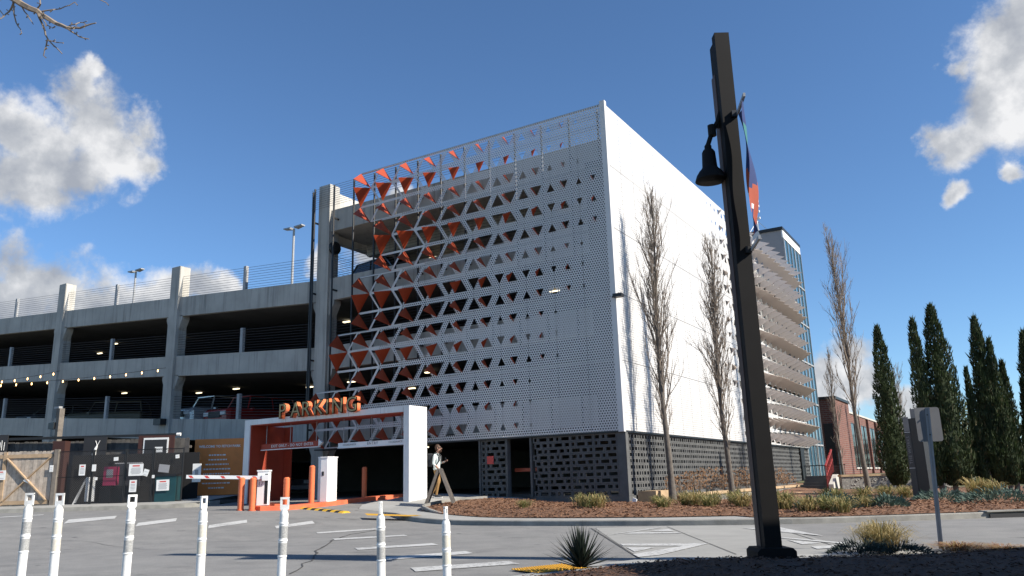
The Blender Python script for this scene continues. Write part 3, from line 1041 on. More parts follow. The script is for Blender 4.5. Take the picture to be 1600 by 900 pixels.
# drain pipes
b = MB(); b.tube([(-14.95, 0.45, 3.3), (-14.95, 0.45, 13.9)], 0.05, 6); b.build('screen_mast', BLACKM, GAR)

# --- stair tower at the far end of the lit facade
b = MB(); b.box(-6.5, -0.42, 30.0, 35.4, -0.3, 17.0); b.build('stair_tower', mat('tower_panel', (0.27, 0.27, 0.28), 0.6, 0.2, 0.5), GAR)
b = MB(); b.box(-6.6, -0.30, 29.9, 35.5, 17.003, 17.22); b.build('tower_roof', BLACKM, GAR)
b = MB(); b.box(-0.419, -0.33, 30.0, 35.4, 16.45, 17.0); b.build('tower_fascia', WHITEP, GAR)
b = MB(); b.box(-1.3, -0.43, 29.97, 29.995, 11.2, 13.4); b.build('maroon_panel', MAROON, GAR)
for fl in range(6):
    z0 = -0.3 + fl * 2.8; z1 = min(z0 + 2.72, 16.44)
    for j in range(5):
        y0 = 30.06 + j * 1.07
        b = MB(); b.box(-0.418, -0.36, y0 + 0.03, y0 + 1.03, z0 + 0.05, z1 - 0.05); b.build('glass_pane', GLASSB, GAR)
b = MB()
for j in range(6):
    y0 = 30.02 + j * 1.07
    b.box(-0.419, -0.30, y0, y0 + (0.12 if j in (0, 3) else 0.05), -0.3, 16.448)
for fl in range(1, 6):
    z0 = -0.3 + fl * 2.8
    b.box(-0.419, -0.315, 30.0, 35.4, z0 - 0.05, z0 + 0.05)
b.build('mullions', POSTM, GAR)
b = MB()
b.tube([(-2.2, 31, 17.2), (-2.2, 31, 20.2)], [0.09, 0.05], 6)
for a in range(3):
    b.bar((-2.2, 31, 18.3), (-2.2 + 0.9 * math.cos(a * 2.1), 31 + 0.9 * math.sin(a * 2.1), 17.2), 0.04, 0.04)
for z in (18.4, 18.9, 19.3, 19.8):
    b.box(-2.45, -1.95, 30.9, 31.1, z, z + 0.14)
ant = b.build('roof_antenna', WHITEP); tag(ant, 'white lattice antenna mast on the glazed stair tower roof', 'antenna')

# ------------------------------------------------------------------ entrance portal
PO = thing('entrance_portal', 'white and orange box portal over the garage entrance with large letters on top', 'portal', (-6.62, -2.9, 0))
PX0, PX1, PY0, PY1, PZ = -14.86, -6.62, -2.9, -1.91, 3.29


def pbuild(mb, name, mats, smooth=False):
    mb.v = [(v[0] + 6.62, v[1] + 2.9, v[2]) for v in mb.v]
    return mb.build(name, mats, PO, smooth)


b = MB(); b.box(PX1 - 0.24, PX1, PY0, PY1, -0.2, PZ); pbuild(b, 'portal_leg', PORTALW)
b = MB(); b.box(PX1 - 0.255, PX1 - 0.242, PY0 + 0.03, PY1, 0, PZ - 0.22); pbuild(b, 'orange_lining', PORTALO)
b = MB(); b.box(PX0, PX0 + 0.30, PY0, -1.15, -0.2, PZ); pbuild(b, 'portal_leg', PORTALW)
b = MB(); b.box(PX0 + 0.302, PX0 + 0.34, PY0 + 0.05, -1.15, -0.1, PZ - 0.22); b.box(PX0 + 0.302, PX0 + 0.75, -1.14, -1.08, -0.1, PZ - 0.22); pbuild(b, 'orange_lining', PORTALO)
b = MB(); b.box(PX0 + 0.302, PX1 - 0.258, PY0, PY1, PZ - 0.20, PZ); pbuild(b, 'portal_beam', PORTALW)
b = MB(); b.box(PX0 + 0.345, PX1 - 0.26, PY0 + 0.05, PY1, PZ - 0.235, PZ - 0.203); pbuild(b, 'orange_lining', PORTALO)
b = MB()
for x in (-12.6, -11.0, -9.4, -7.9): b.box(x, x + 0.012, PY0 - 0.002, PY1 + 0.002, PZ - 0.198, PZ + 0.004)
pbuild(b, 'panel_joint', GREYP)
# marquee letters
LX = -12.76
adv = [0.66, 0.70, 0.70, 0.68, 0.33, 0.76, 0.66]
for ch, a in zip('PARKING', adv):
    me = text_mesh(ch, 0.755, 0.095, 0.028, mats=(GOLD, OPAINT, GOLDR))
    for p in me.polygons:
        p.material_index = 0 if p.normal.z > 0.9 else 1
    wv = [v.co.x for v in me.vertices]; wx = max(wv) - min(wv)
    o = link('letter', me, PO)
    place(o, (1, 0, 0), (0, 0, 1), (LX + wx / 2 - (max(wv) + min(wv)) / 2 + 6.62, -0.10, 3.47))
    # pale outline standing just in front of the face
    me2 = text_mesh(ch, 0.755, 0.012, 0.028, mats=(GOLDR,))
    for v in me2.vertices: v.co.z += 0.087
    me3 = text_mesh(ch, 0.755, 0.012, -0.004, mats=(GOLD,))
    o2 = link('letter_rim', me2, o)
    o2.location = (0, 0, -0.004)
    o3 = link('letter_face', me3, o); o3.location = (0, 0, 0.099)
    LX += a * 0.888
b = MB(); b.box(-13.1, -8.7, -2.70, -2.66, 3.292, 3.32); pbuild(b, 'letter_base_rail', BLACKM)


def hang_sign(x0, x1, z0, z1, col, words, tcol, label, ends):
    t = thing('hanging_sign', label, 'hanging sign', ((x0 + x1) / 2, -2.5, z0))
    w = (x1 - x0) / 2
    b = MB(); b.box(-w, w, -0.05, 0.05, 0, z1 - z0); b.build('sign_bar', col, t)
    b = MB(); b.box(-w - 0.02, w + 0.02, -0.07, 0.07, -0.03, -0.002); b.build('bar_trim', WHITEP, t)
    for k in (-0.86, -0.0, 0.9):
        b = MB(); b.tube([(w * k, 0, z1 - z0), (w * k, 0, 3.06 - z0)], 0.014, 6); b.build('hanger_rod', POSTM, t)
    if ends:
        b = MB(); b.prism([(w + 0.002, 0.0), (w + 0.2, 0.13), (w + 0.002, 0.26)], 'y', -0.05, 0.05); b.build('arrow_tip', WHITEP, t)
    for s, xc, sz in words:
        o = link('lettering', text_mesh(s, sz, 0.004, 0.001, mats=(tcol,), spacing=1.15), t)
        place(o, (1, 0, 0), (0, 0, 1), (xc, -0.056, (z1 - z0) / 2))
    return t


hang_sign(-14.25, -11.2, 2.13, 2.34, PORTALO, (('EXIT ONLY - DO NOT ENTER', 0.15, 0.15),), PAPER, 'red hanging sign bar reading EXIT ONLY over the left lane of the portal', True)
hang_sign(-10.2, -7.1, 2.03, 2.19, WHITEP, (('ENTRY', 0.1, 0.15), ('CLEARANCE', -1.0, 0.10), ('CLEARANCE', 1.15, 0.10)), GREYP, 'white hanging sign bar reading ENTRY over the right lane of the portal', False)

# ------------------------------------------------------------------ barrier gate, kiosks, orange posts, kerbs
bt = thing('barrier_gate', 'white parking barrier cabinet with a lowered red and white striped arm', 'barrier', (-9.62, -6.45, G(-9.62, -6.45)))
bdir = Vector((-1.9, -1.22, 0)).normalized(); bn = Vector((bdir.y, -bdir.x, 0)) * -1
b = MB(); b.obox((0, 0, 0.66), bdir, bn, (0, 0, 1), 0.17, 0.15, 0.52); b.build('cabinet', WHITEP, bt)
b = MB(); b.obox(bdir * -0.115 + Vector((bdir.y, -bdir.x, 0)) * (0.153 if (Vector((bdir.y, -bdir.x, 0))).dot(CE - Vector((-9.62, -6.45, 0))) > 0 else -0.153), bdir, bn, (0, 0, 1), 0.048, 0.004, 0.46); b.v = [(v[0], v[1], v[2] + 0.64) for v in b.v]; b.build('dark_door', BLACKM, bt)
b = MB(); b.obox((0, 0, 1.20), bdir, bn, (0, 0, 1), 0.19, 0.17, 0.02); b.build('cabinet_lid', WHITEP, bt)
fr = -bn if (-bn).dot(CE - Vector((-9.62, -6.45, 0))) > 0 else bn
b = MB(); b.obox(Vector(fr) * 0.153 + Vector((0, 0, 0.93)), bdir, fr, (0, 0, 1), 0.06, 0.003, 0.025); b.v = [(v[0] + bdir.x * .06, v[1] + bdir.y * .06, v[2]) for v in b.v]; b.build('red_label', REDP, bt)
me = text_mesh('17', 0.16, 0.003, 0.003, mats=(GREYP,))
place(link('cabinet_number', me, bt), -bdir, (0, 0, 1), Vector(fr) * 0.153 + bdir * .06 + Vector((0, 0, 0.80)))
a0 = Vector((0, 0, 0.98)) + fr * 0.2 - bdir * 0.12; a1 = a0 + bdir * 2.5 + Vector((0, 0, 0.10))
b = MB(); b.bar(a0, a1, 0.05, 0.11); arm = b.build('barrier_arm', WHITEP, bt)
dv = (a1 - a0)
for k in range(5):
    c = a0 + dv * (0.14 + k * 0.2)
    b = MB()
    q = fr * 0.027; u = Vector((0, 0, 0.055)); d = dv.normalized()
    b.face([c - d * 0.09 - u * .7 + q, c + d * 0.02 - u * .7 + q, c + d * 0.09 + u * .7 + q, c - d * 0.02 + u * .7 + q])
    b.build('red_stripe', REDP, arm)
b = MB(); b.obox(a0 + bdir * 0.02, bdir, bn, (0, 0, 1), 0.1, 0.06, 0.09); b.build('arm_hub', WHITEP, bt)

pk = thing('pay_station', 'tall white pay station pillar with a sunlit face beside the portal lanes', 'pay station', (-9.55, -3.75, G(-9.55, -3.75)), R(20))
b = MB(); b.prism([(-0.27, -0.12), (-0.12, -0.24), (0.12, -0.24), (0.27, -0.05), (0.27, 0.24), (-0.27, 0.24)], 'z', 0.12, 1.58); b.build('pillar', WHITEP, pk)
b = MB(); b.prism([(-0.29, -0.13), (-0.13, -0.26), (0.13, -0.26), (0.29, -0.06), (0.29, 0.26), (-0.29, 0.26)], 'z', 1.582, 1.62); b.build('pillar_cap', WHITEP, pk)
b = MB(); b.box(-0.07, 0.0, -0.249, -0.243, 0.98, 1.12); b.build('card_slot', BLACKM, pk)
b = MB(); b.box(-0.3, 0.3, -0.28, 0.28, 0, 0.118); b.build('pillar_base', OKERB, pk)

OB = None
for x, y, hh, lab in ((-9.95, -7.05, 1.0, 'orange bollard in front of the barrier arm, the left one of that pair'),
                      (-9.55, -6.95, 1.0, 'orange bollard nearest the barrier cabinet on its left side'),
                      (-8.98, -6.1, 1.0, 'orange bollard just right of the barrier cabinet'),
                      (-9.45, -4.55, 1.35, 'orange bollard directly in front of the white pay station'),
                      (-10.2, -1.1, 1.15, 'orange bollard behind the pay station, half in shade')):
    z = G(x, y)
    t = thing('orange_bollard', lab, 'bollard', (x, y, z), 0, 'orange bollards at the garage entrance')
    b = MB(); b.tube([(0, 0, -0.1), (0, 0, hh - 0.04), (0, 0, hh)], [0.095, 0.095, 0.06], 16); b.build('post', OPAINT, t, smooth=False)
    b = MB(); b.tube([(0, 0, -0.05), (0, 0, 0.025)], 0.12, 16); b.build('base_ring', OKERB, t)

kerb('orange_kerb', resample([(-10.05, -5.9), (-9.9, -6.75), (-9.3, -6.85), (-8.85, -6.3), (-8.9, -5.2), (-9.1, -4.2), (-9.0, -3.0), (-8.5, -1.7), (-8.3, -0.4)], 0.4), 0.5, 0.14, OKERB)
kerb('orange_kerb', resample([(-13.2, -3.5), (-12.4, -4.2), (-11.4, -4.2)], 0.4), 0.4, 0.12, OKERB)
sb = thing('speed_bump', 'black rubber speed bump with yellow chevrons at the garage entrance', 'speed bump', (-8.25, -5.35, G(-8.25, -5.35)))
s0 = Vector((-9.5, -5.35)); s1 = Vector((-6.75, -5.75))
for i in range(14):
    a = s0.lerp(s1, i / 14); c = s0.lerp(s1, (i + 1) / 14)
    b = MB()
    pr = [(-0.17, 0.0), (-0.08, 0.05), (0.08, 0.05), (0.17, 0.0)]
    d = (s1 - s0).normalized(); n = Vector((-d.y, d.x))
    vs = []
    for q in (a, c):
        for w, h in pr:
            p = q + n * w; vs.append((p.x + 8.25, p.y + 5.35, G(p.x, p.y) - G(-8.25, -5.35) + h))
    b.add(vs, [(0, 1, 2, 3)[::-1], (4, 5, 6, 7), (0, 4, 5, 1), (1, 5, 6, 2), (2, 6, 7, 3)])
    b.build('bump_segment', YELLOW if i % 2 else RUBBER, sb)

# ------------------------------------------------------------------ white delineator posts
POSTS = [(3.22, -20.48, 0.66, 0.55), (3.46, -20.33, 0.65, 0.5), (3.98, -20.0, 0.62, 1.25), (4.53, -19.66, 0.59, 1.75), (5.12, -19.3, 0.56, 0.6), (5.86, -18.83, 0.50, 2.05), (6.34, -18.53, 0.44, 1.9)]
PL = ['leftmost white delineator post, standing close before the wooden gate', 'second white delineator post from the left, wide handle loop towards the camera', 'third white delineator post from the left, before the middle of the chain-link fence', 'white delineator post standing before the orange welcome board', 'white delineator post with a wide loop just right of the barrier cabinet', 'white delineator post with an edge-on handle before the portal right leg', 'rightmost white delineator post, beside the mulch bed corner']
proto = None
for (x, y, zt, rz), lab in zip(POSTS, PL):
    if proto is None:
        t = thing('delineator_post', lab, 'traffic post', (0, 0, 0), 0, 'white plastic delineator posts')
        b = MB(); b.tube([(0, 0, 0.03), (0, 0, 0.94)], 0.037, 16); b.build('tube', DELW, t, smooth=True)
        for z0 in (0.60, 0.74):
            b = MB(); b.tube([(0, 0, z0), (0, 0, z0 + 0.10)], 0.0378, 16); b.build('reflective_band', REFL, t, smooth=True)
        for z0 in (0.58, 0.71, 0.855):
            b = MB(); b.tube([(0, 0, z0), (0, 0, z0 + 0.003), (0, 0, z0 + 0.013), (0, 0, z0 + 0.016)], [0.037, 0.0408, 0.0408, 0.037], 16); b.build('collar', DELW, t, smooth=True)
        b = MB(); b.tube([(0, 0, 0.92), (0, 0, 0.945), (0, 0, 0.97), (0, 0, 0.985)], [0.037, 0.036, 0.025, 0.012], 12); b.build('tapered_cap', DELW, t, smooth=True)
        b = MB()
        b.bar((-0.030, 0, 0.98), (-0.030, 0, 1.075), 0.016, 0.016); b.bar((0.030, 0, 0.98), (0.030, 0, 1.075), 0.016, 0.016)
        b.bar((-0.038, 0, 1.075), (0.038, 0, 1.075), 0.018, 0.018)
        b.prism([(-0.037, 1.02), (0.037, 1.02), (0.037, 0.985), (0.012, 0.95), (-0.012, 0.95), (-0.037, 0.985)], 'y', -0.009, 0.009)
        b.build('handle_loop', DELW, t)
        b = MB(); b.tube([(0, 0, 0), (0, 0, 0.02), (0, 0, 0.05)], [0.11, 0.10, 0.05], 16); b.build('base', RUBBER, t)
        proto = t
    else:
        t = copy_tree(proto)
    t['label'] = lab
    if lab.startswith(('second', 'rightmost', 'white delineator post standing')):
        for ch in t.children:
            if ch.name.startswith('reflective_band'):
                if 'cream' not in MATS:
                    mat('cream', (0.62, 0.585, 0.50), 0.5, 0.2, 60)
                ch.data = ch.data.copy(); ch.data.materials[0] = MATS['cream']
    t.location = (x, y, zt - 1.085); t.rotation_euler = (R(rnd.uniform(-1.3, 1.3)), R(rnd.uniform(-1.3, 1.3)), rz)

# ------------------------------------------------------------------ lamp post with banner
LPX, LPY = 7.92, -13.84
LZ = G(LPX, LPY) + 0.03
todir = Vector((CE.x - LPX, CE.y - LPY, 0)).normalized(); side = Vector((-todir.y, todir.x, 0))   # side points to the right in the view
if side.dot(Vector((0.852, 0.523, 0))) < 0: side = -side
LP = thing('lamp_post', 'tall dark bronze steel lamp post with a hanging bell lamp and banner brackets', 'lamp post', (LPX, LPY, LZ))
f1 = (todir * 0.95 + side * 0.30).normalized(); s1_ = Vector((-f1.y, f1.x, 0)); s1_ = s1_ if s1_.dot(side) > 0 else -s1_
UP = Vector((0, 0, 1))
b = MB(); b.obox(f1 * 0.05 + UP * 3.64, s1_, f1, UP, 0.105, 0.075, 3.64); b.build('front_column', BRONZE, LP)
b = MB(); b.obox(f1 * -0.115 + UP * 3.35, s1_, f1, UP, 0.115, 0.085, 3.35); b.build('rear_column', BRONZEL, LP)
b = MB(); b.obox(f1 * -0.115 + UP * 6.95, s1_, f1, UP, 0.10, 0.075, 0.24); b.build('rear_extension', BRONZE, LP)
b = MB(); b.prism([(-0.24, 0.0), (0.24, 0.0), (0.24, 0.10), (0.20, 0.14), (-0.20, 0.14), (-0.24, 0.10)], 'y', -0.24, 0.24)
base = b.build('base_shoe', BRONZE, LP); base.rotation_euler = (0, 0, math.atan2(s1_.y, s1_.x))
# gooseneck arm and bell
lft = -side * 0.98 + todir * 0.1
arm0 = UP * 6.0; hd = lft * 0.31
BZ = 0.24
pts = [arm0 + lft * 0.05 + UP * 0.2, arm0 + lft * 0.14 - UP * 0.05, hd * 0.75 + UP * (5.56 + BZ), hd + UP * (5.36 + BZ)]
b = MB(); b.tube(pts, 0.035, 8); b.tube([pts[0] + UP * 0.1, pts[1] - UP * 0.1], 0.022, 6); b.tube([hd * 0.75 + UP * (5.66 + BZ), hd * 0.75 + UP * (5.5 + BZ)], 0.06, 10); b.build('lamp_arm', BRONZE, LP)
b = MB(); prof = [(5.38, 0.03), (5.35, 0.05), (5.30, 0.05), (5.29, 0.07), (5.25, 0.092), (5.03, 0.105), (5.00, 0.12), (4.97, 0.15), (4.90, 0.195), (4.84, 0.215), (4.825, 0.22), (4.82, 0.20), (4.88, 0.16)]
b.tube([hd + UP * (z + BZ) for z, r in prof], [r for z, r in prof], 24, cap=True)
bell = b.build('lamp_bell', BRONZE, LP, smooth=True)
b = MB(); b.obox(hd + UP * (4.865 + BZ), side, todir, UP, 0.09, 0.09, 0.006); b.build('lamp_lens', PAPER, LP)
for z in (5.98, 3.98):
    b = MB(); b.obox(f1 * 0.14 + s1_ * 0.06 + UP * z, s1_, f1, UP, 0.04, 0.03, 0.045); b.build('banner_bracket', BLACKM, LP)
# banner: cloth between two arms that reach towards the street
bd = (todir * 0.93 + side * 0.17).normalized()
BN = thing('street_banner', 'blue and orange vertical cloth banner hanging from the dark lamp post', 'banner', (LPX, LPY, LZ))
o0 = f1 * 0.17 + s1_ * 0.10
for z in (5.98, 3.98):
    b = MB(); b.bar(o0 + UP * z, o0 + bd * 0.56 + UP * z, 0.03, 0.05); b.build('banner_arm', POSTM, BN)
bm_ = MB(); NU, NV = 8, 28
bside = Vector((-bd.y, bd.x, 0))
for j in range(NV + 1):
    v = j / NV
    for i in range(NU + 1):
        u = i / NU
        sag = 0.10 * math.sin(v * math.pi) * math.sin(u * 3.0 + 0.5) + 0.035 * math.sin(v * 9 + u * 4)
        pull = 1 - 0.18 * math.sin(v * math.pi)
        bm_.v.append(tuple(o0 + bd * (0.03 + 0.5 * u * pull) + bside * sag + UP * (5.95 - 1.94 * v)))
cl = []
for j in range(NV):
    for i in range(NU):
        a = j * (NU + 1) + i
        bm_.f.append((a, a + 1, a + NU + 2, a + NU + 1))
        v = (j + .5) / NV; u = (i + .5) / NU
        mi = 0
        if v > 0.42 + 0.25 * u and v < 0.62 + 0.2 * u: mi = 1
        if 0.60 + .2 * u < v < 0.70 + .1 * u: mi = 2
        if v > 0.72 and u < 0.75: mi = 1
        if v > 0.96: mi = 2
        if 0.14 < v < 0.34 and (u - .5) ** 2 * 2.2 + ((v - .24) / .10) ** 2 * .25 < 0.25: mi = 3
        bm_.m.append(mi)
bm_.build('banner_cloth', [NAVY, BANO, BANW, BANG], BN, smooth=True)

# ------------------------------------------------------------------ trees
def rot_about(v, axis, ang):
    return Matrix.Rotation(ang, 3, axis) @ v


def bare_tree(name, label, loc, h, width, seed, trunk_r=0.10, nb=34, group='leafless trees around the garage', clear=0.15, lean=(0, 0), twig_r=0.0055, spread=1.0):
    rr = random.Random(seed)
    t = thing(name, label, 'tree', loc, 0, group)
    tr = MB(); cr = MB()
    n = 14; trunk = []
    ph = rr.uniform(0, 6)
    for i in range(n + 1):
        s = i / n
        trunk.append(Vector((lean[0] * s + 0.06 * math.sin(s * 7 + ph), lean[1] * s + 0.06 * math.cos(s * 6 + ph), h * 0.97 * s - (0.15 if i == 0 else 0))))
    rad = [trunk_r * (1.25 if i == 0 else 1) * (1 - 0.93 * (i / n) ** 0.8) + 0.006 for i in range(n + 1)]
    tr.tube(trunk, rad, 8)
    tr.build('trunk', BARK, t, smooth=True)

    def at(s):
        k = min(n - 1, int(s * n)); f = s * n - k
        return trunk[k].lerp(trunk[k + 1], f), rad[k] + (rad[k + 1] - rad[k]) * f

    def limb(p, d, l, r, lev):
        m = 5 if lev == 0 else 3
        pts = [p]; q = p.copy(); dd = d.copy()
        for i in range(m):
            dd = (dd + Vector((rr.uniform(-.2, .2), rr.uniform(-.2, .2), 0.22 + rr.uniform(-.1, .14))) * (0.9 if lev < 2 else 1.3)).normalized()
            q = q + dd * l / m
            pts.append(q.copy())
        cr.tube(pts, [max(twig_r * 0.75, r * (1 - 0.85 * i / m)) for i in range(m + 1)], 5 if lev == 0 else 3, cap=False)
        if lev >= 2:
            return
        k = rr.randint(5, 8) if lev == 0 else rr.randint(3, 5)
        for i in range(k):
            s = rr.uniform(0.22, 1.0)
            a = min(m - 1, int(s * m)); pp = pts[a].lerp(pts[a + 1], s * m - a)
            dr = (pts[a + 1] - pts[a]).normalized()
            ax = Vector((rr.uniform(-1, 1), rr.uniform(-1, 1), rr.uniform(-.4, .4)))
            if ax.length < 1e-3: continue
            nd = rot_about(dr, ax.normalized(), R(rr.uniform(14, 36)) * spread)
            limb(pp, nd, l * rr.uniform(0.30, 0.52), max(twig_r, r * 0.5), lev + 1)
    for i in range(nb):
        s = clear + (0.96 - clear) * ((i + rr.random()) / nb) ** 0.85
        p, r0 = at(s)
        a = i * 2.4 + rr.uniform(-.5, .5)
        env = width * 0.43 * (min(1.0, (s - clear) * 2.6 + 0.42) * (1 - s) ** 0.85 * 1.25 + 0.05)
        el = R(min(82, rr.uniform(64, 75) + 8 * s))
        d = Vector((math.cos(a) * math.cos(el), math.sin(a) * math.cos(el), math.sin(el)))
        l = min(env / math.cos(el) * rr.uniform(0.6, 1.15), h * 0.2 * rr.uniform(.8, 1.2), h * (1.0 - s) * 0.9 + 0.3)
        limb(p, d, l, max(twig_r * 1.5, min(r0 * 0.6, 0.011 * l + 0.008)), 0)
    cr.build('crown', TWIG, t)
    return t


bare_tree('bare_tree', 'tall leafless columnar pear tree before the white facade, nearest the building corner', (1.06, 1.08, zbed(1.06, 1.08) - 0.05), 11.0, 1.9, 3, 0.12, 66)
bare_tree('bare_tree', 'shorter leafless columnar pear tree before the white facade, left of the lamp post', (2.5, 2.85, zbed(2.5, 2.85) - 0.05), 9.4, 1.8, 8, 0.11, 60)
bare_tree('bare_tree', 'tallest thin leafless tree standing alone between the garage and the first cypress', (5.13, 14.9, -0.35), 12.4, 2.3, 12, 0.12, 50, lean=(-0.35, -0.2), clear=0.22)
bare_tree('bare_tree', 'slim leafless tree beside the blue glazed stair tower', (2.5, 24.5, -0.3), 8.2, 1.4, 21, 0.08, 26)
for i, (x, y, h, w, lab) in enumerate(((3.9, 44, 8.5, 4.5, 'hazy leafless tree behind the brick building, left of the first cypress'), (9.5, 50, 8.0, 4.5, 'distant leafless tree seen between the first two cypresses'), (7.0, 47, 7.0, 4.5, 'distant leafless tree behind the first cypress'), (14.5, 60, 7.5, 6.0, 'distant spreading leafless tree between the second and third cypress'))):
    bare_tree('bare_tree', lab, (x, y, -0.3), h, w, 40 + i, 0.11, 26, spread=1.3, twig_r=0.011)

# overhanging branch of a tree standing left of the view
cR = _x; cU = _y; cF = -_z
def pxp(x, y, d):
    f = 1237.94
    return CE + cF * d + cR * ((x - 800) / f * d) + cU * ((450 - y) / f * d)


OT = thing('bare_tree', 'overhanging leafless branch entering at the top left corner', 'tree', tuple(Vector((pxp(-420, 700, 8.0).x, pxp(-420, 700, 8.0).y, -0.42))), 0, 'leafless trees around the garage')
ol = OT.location.copy()
b = MB()
root = Vector((0, 0, 0)); fork = pxp(-330, 60, 8.0) - ol
b.tube([root - Vector((0, 0, .2)), root.lerp(fork, .5) + Vector((.1, 0, 0)), fork], [0.17, 0.13, 0.09], 8); b.build('trunk', BARK, OT, smooth=True)
b = MB()
rb = random.Random(4)
def br(pts, r0, r1, d=8.0):
    P3 = []
    dense = []
    for (xa, ya), (xb, yb) in zip(pts, pts[1:]):
        for k in range(3):
            dense.append((xa + (xb - xa) * k / 3 + rb.uniform(-1.2, 1.2), ya + (yb - ya) * k / 3 + rb.uniform(-1.2, 1.2)))
    dense.append(pts[-1])
    for i, (x, y) in enumerate(dense):
        P3.append(pxp(x, y, d + rb.uniform(-.04, .04)) - ol)
    b.tube(P3, [r0 + (r1 - r0) * i / (len(P3) - 1) for i in range(len(P3))], 5)
    for i in range(1, len(P3)):
        if rb.random() < 0.7:
            q = P3[i] + (cR * rb.uniform(-1, 1) + cU * rb.uniform(-1, 1)) * 0.035
            b.tube([P3[i], q], [0.005, 0.007], 4)
br([(-330, 60), (-180, -50), (-60, -52), (23, 0), (57, 18), (80, 33), (103, 43), (125, 44), (150, 36)], 0.05, 0.006)
br([(103, 43), (118, 54), (139, 61)], 0.010, 0.005)
br([(57, 18), (66, 40), (75, 62), (97, 84)], 0.013, 0.005)
br([(75, 62), (68, 87)], 0.008, 0.005); br([(75, 62), (97, 67)], 0.007, 0.004)
br([(23, 0), (14, 18), (0, 30)], 0.012, 0.005); br([(21, 2), (24, 34), (34, 52)], 0.009, 0.004)
br([(28, 4), (44, 24), (52, 38)], 0.008, 0.004); br([(57, 18), (75, 16), (95, 15), (117, 3)], 0.009, 0.004)
br([(57, 18), (63, 6), (60, -12)], 0.009, 0.006); br([(60, 19), (70, 36), (82, 44)], 0.007, 0.004); br([(103, 43), (117, 37), (136, 33)], 0.007, 0.004)
br([(-60, -52), (60, -50), (120, -22), (166, 4)], 0.02, 0.004); br([(-60, -52), (-20, -10), (6, 24)], 0.015, 0.004)
b.build('crown', TWIG, OT)


def cypress(label, x, y, h, w, seed, stems=((0, 0, 1.0, 1.0),), n=9000):
    rr = np.random.default_rng(seed)
    z = min(zbed(x, y) if inside(bed, x, y) else G(x, y) + 0.08, 0.2)
    t = thing('cypress_tree', label, 'tree', (x, y, z), 0, 'dark columnar cypress trees')
    tb = MB()
    V = []; F = []; M = []
    for sx, sy, sh, sw in stems:
        H = h * sh; Wd = w * sw / 2
        tb.tube([(sx * .6, sy * .6, -0.1), (sx, sy, H * 0.5), (sx, sy, H * 0.95)], [0.09, 0.05, 0.01], 6)
        m = int(n * sh * max(0.45, sw))
        u = rr.random(m); s = u ** 1.25          # height fraction, denser low
        prof = np.minimum(1.0, (s + 0.02) / 0.16) ** 0.6 * (1 - s) ** 0.62 * 1.05 + 0.02
        az = rr.random(m) * 2 * np.pi
        lump = 1 + 0.13 * np.sin(az * 3 + s * 17 + seed) + 0.10 * np.sin(az * 5 - s * 29 + 2 * seed) + 0.08 * np.sin(s * 61 + az * 2)
        rad = Wd * prof * lump * (1 - 0.55 * rr.random(m) ** 2.2)
        px = sx + rad * np.cos(az); py = sy + rad * np.sin(az); pz = 0.28 + s * (H - 0.3)
        L = rr.uniform(0.08, 0.26, m) * (0.75 + 0.5 * (rr.random(m) > .9))
        tilt = rr.uniform(0.08, 0.55, m)
        dx = np.cos(az + rr.normal(0, .5, m)) * np.sin(tilt); dy = np.sin(az + rr.normal(0, .5, m)) * np.sin(tilt); dz = np.cos(tilt)
        wv = rr.uniform(0.013, 0.036, m); a2 = rr.random(m) * 6.28
        wx = np.cos(a2) * wv; wy = np.sin(a2) * wv
        base = len(V)
        for i in range(m):
            V.append((px[i] - wx[i], py[i] - wy[i], pz[i])); V.append((px[i] + wx[i], py[i] + wy[i], pz[i] + 0.02))
            V.append((px[i] + wx[i] * .6 + dx[i] * L[i] * .6, py[i] + wy[i] * .6 + dy[i] * L[i] * .6, pz[i] + dz[i] * L[i] * .6)); V.append((px[i] + dx[i] * L[i], py[i] + dy[i] * L[i], pz[i] + dz[i] * L[i]))
            k = base + 4 * i
            F.append((k, k + 1, k + 2, k + 3)); M.append(1 if rr.random() < 0.07 else 0)
        # dark dense core so that no light passes straight through
        tb.tube([(sx, sy, 0.35), (sx, sy, H * 0.12), (sx, sy, H * 0.45), (sx, sy, H * 0.8)], [Wd * .35, Wd * .62, Wd * .45, Wd * .12], 8, mi=1)
    c = MB(); c.v = V; c.f = F; c.m = M
    tb.build('trunk', [BARK, CYP], t)
    c.build('crown', [CYP, CYPB], t)
    return t


cypress('single pointed dark cypress nearest the garage, right of the bare tree', 6.73, 11.5, 6.75, 1.25, 1)
cypress('double-stemmed dark cypress behind the metal sign post', 8.77, 7.9, 6.7, 1.5, 2, ((0.22, 0.1, 1.0, 1.0), (-0.42, -0.25, 0.93, 0.62)), 10500)
cypress('broad many-stemmed dark cypress at the right, with loose side spires', 10.42, 8.6, 6.2, 1.15, 3, ((-0.12, 0, 1.0, 1.0), (0.5, 0.3, 0.74, 0.55), (-0.62, -0.38, 0.70, 0.42), (0.22, -0.1, 0.86, 0.6)), 9000)
cypress('dark cypress cut off by the right edge of the picture', 11.75, 9.4, 5.6, 1.2, 4, ((0, 0, 1, 1), (-0.3, -0.1, 0.7, 0.5)))
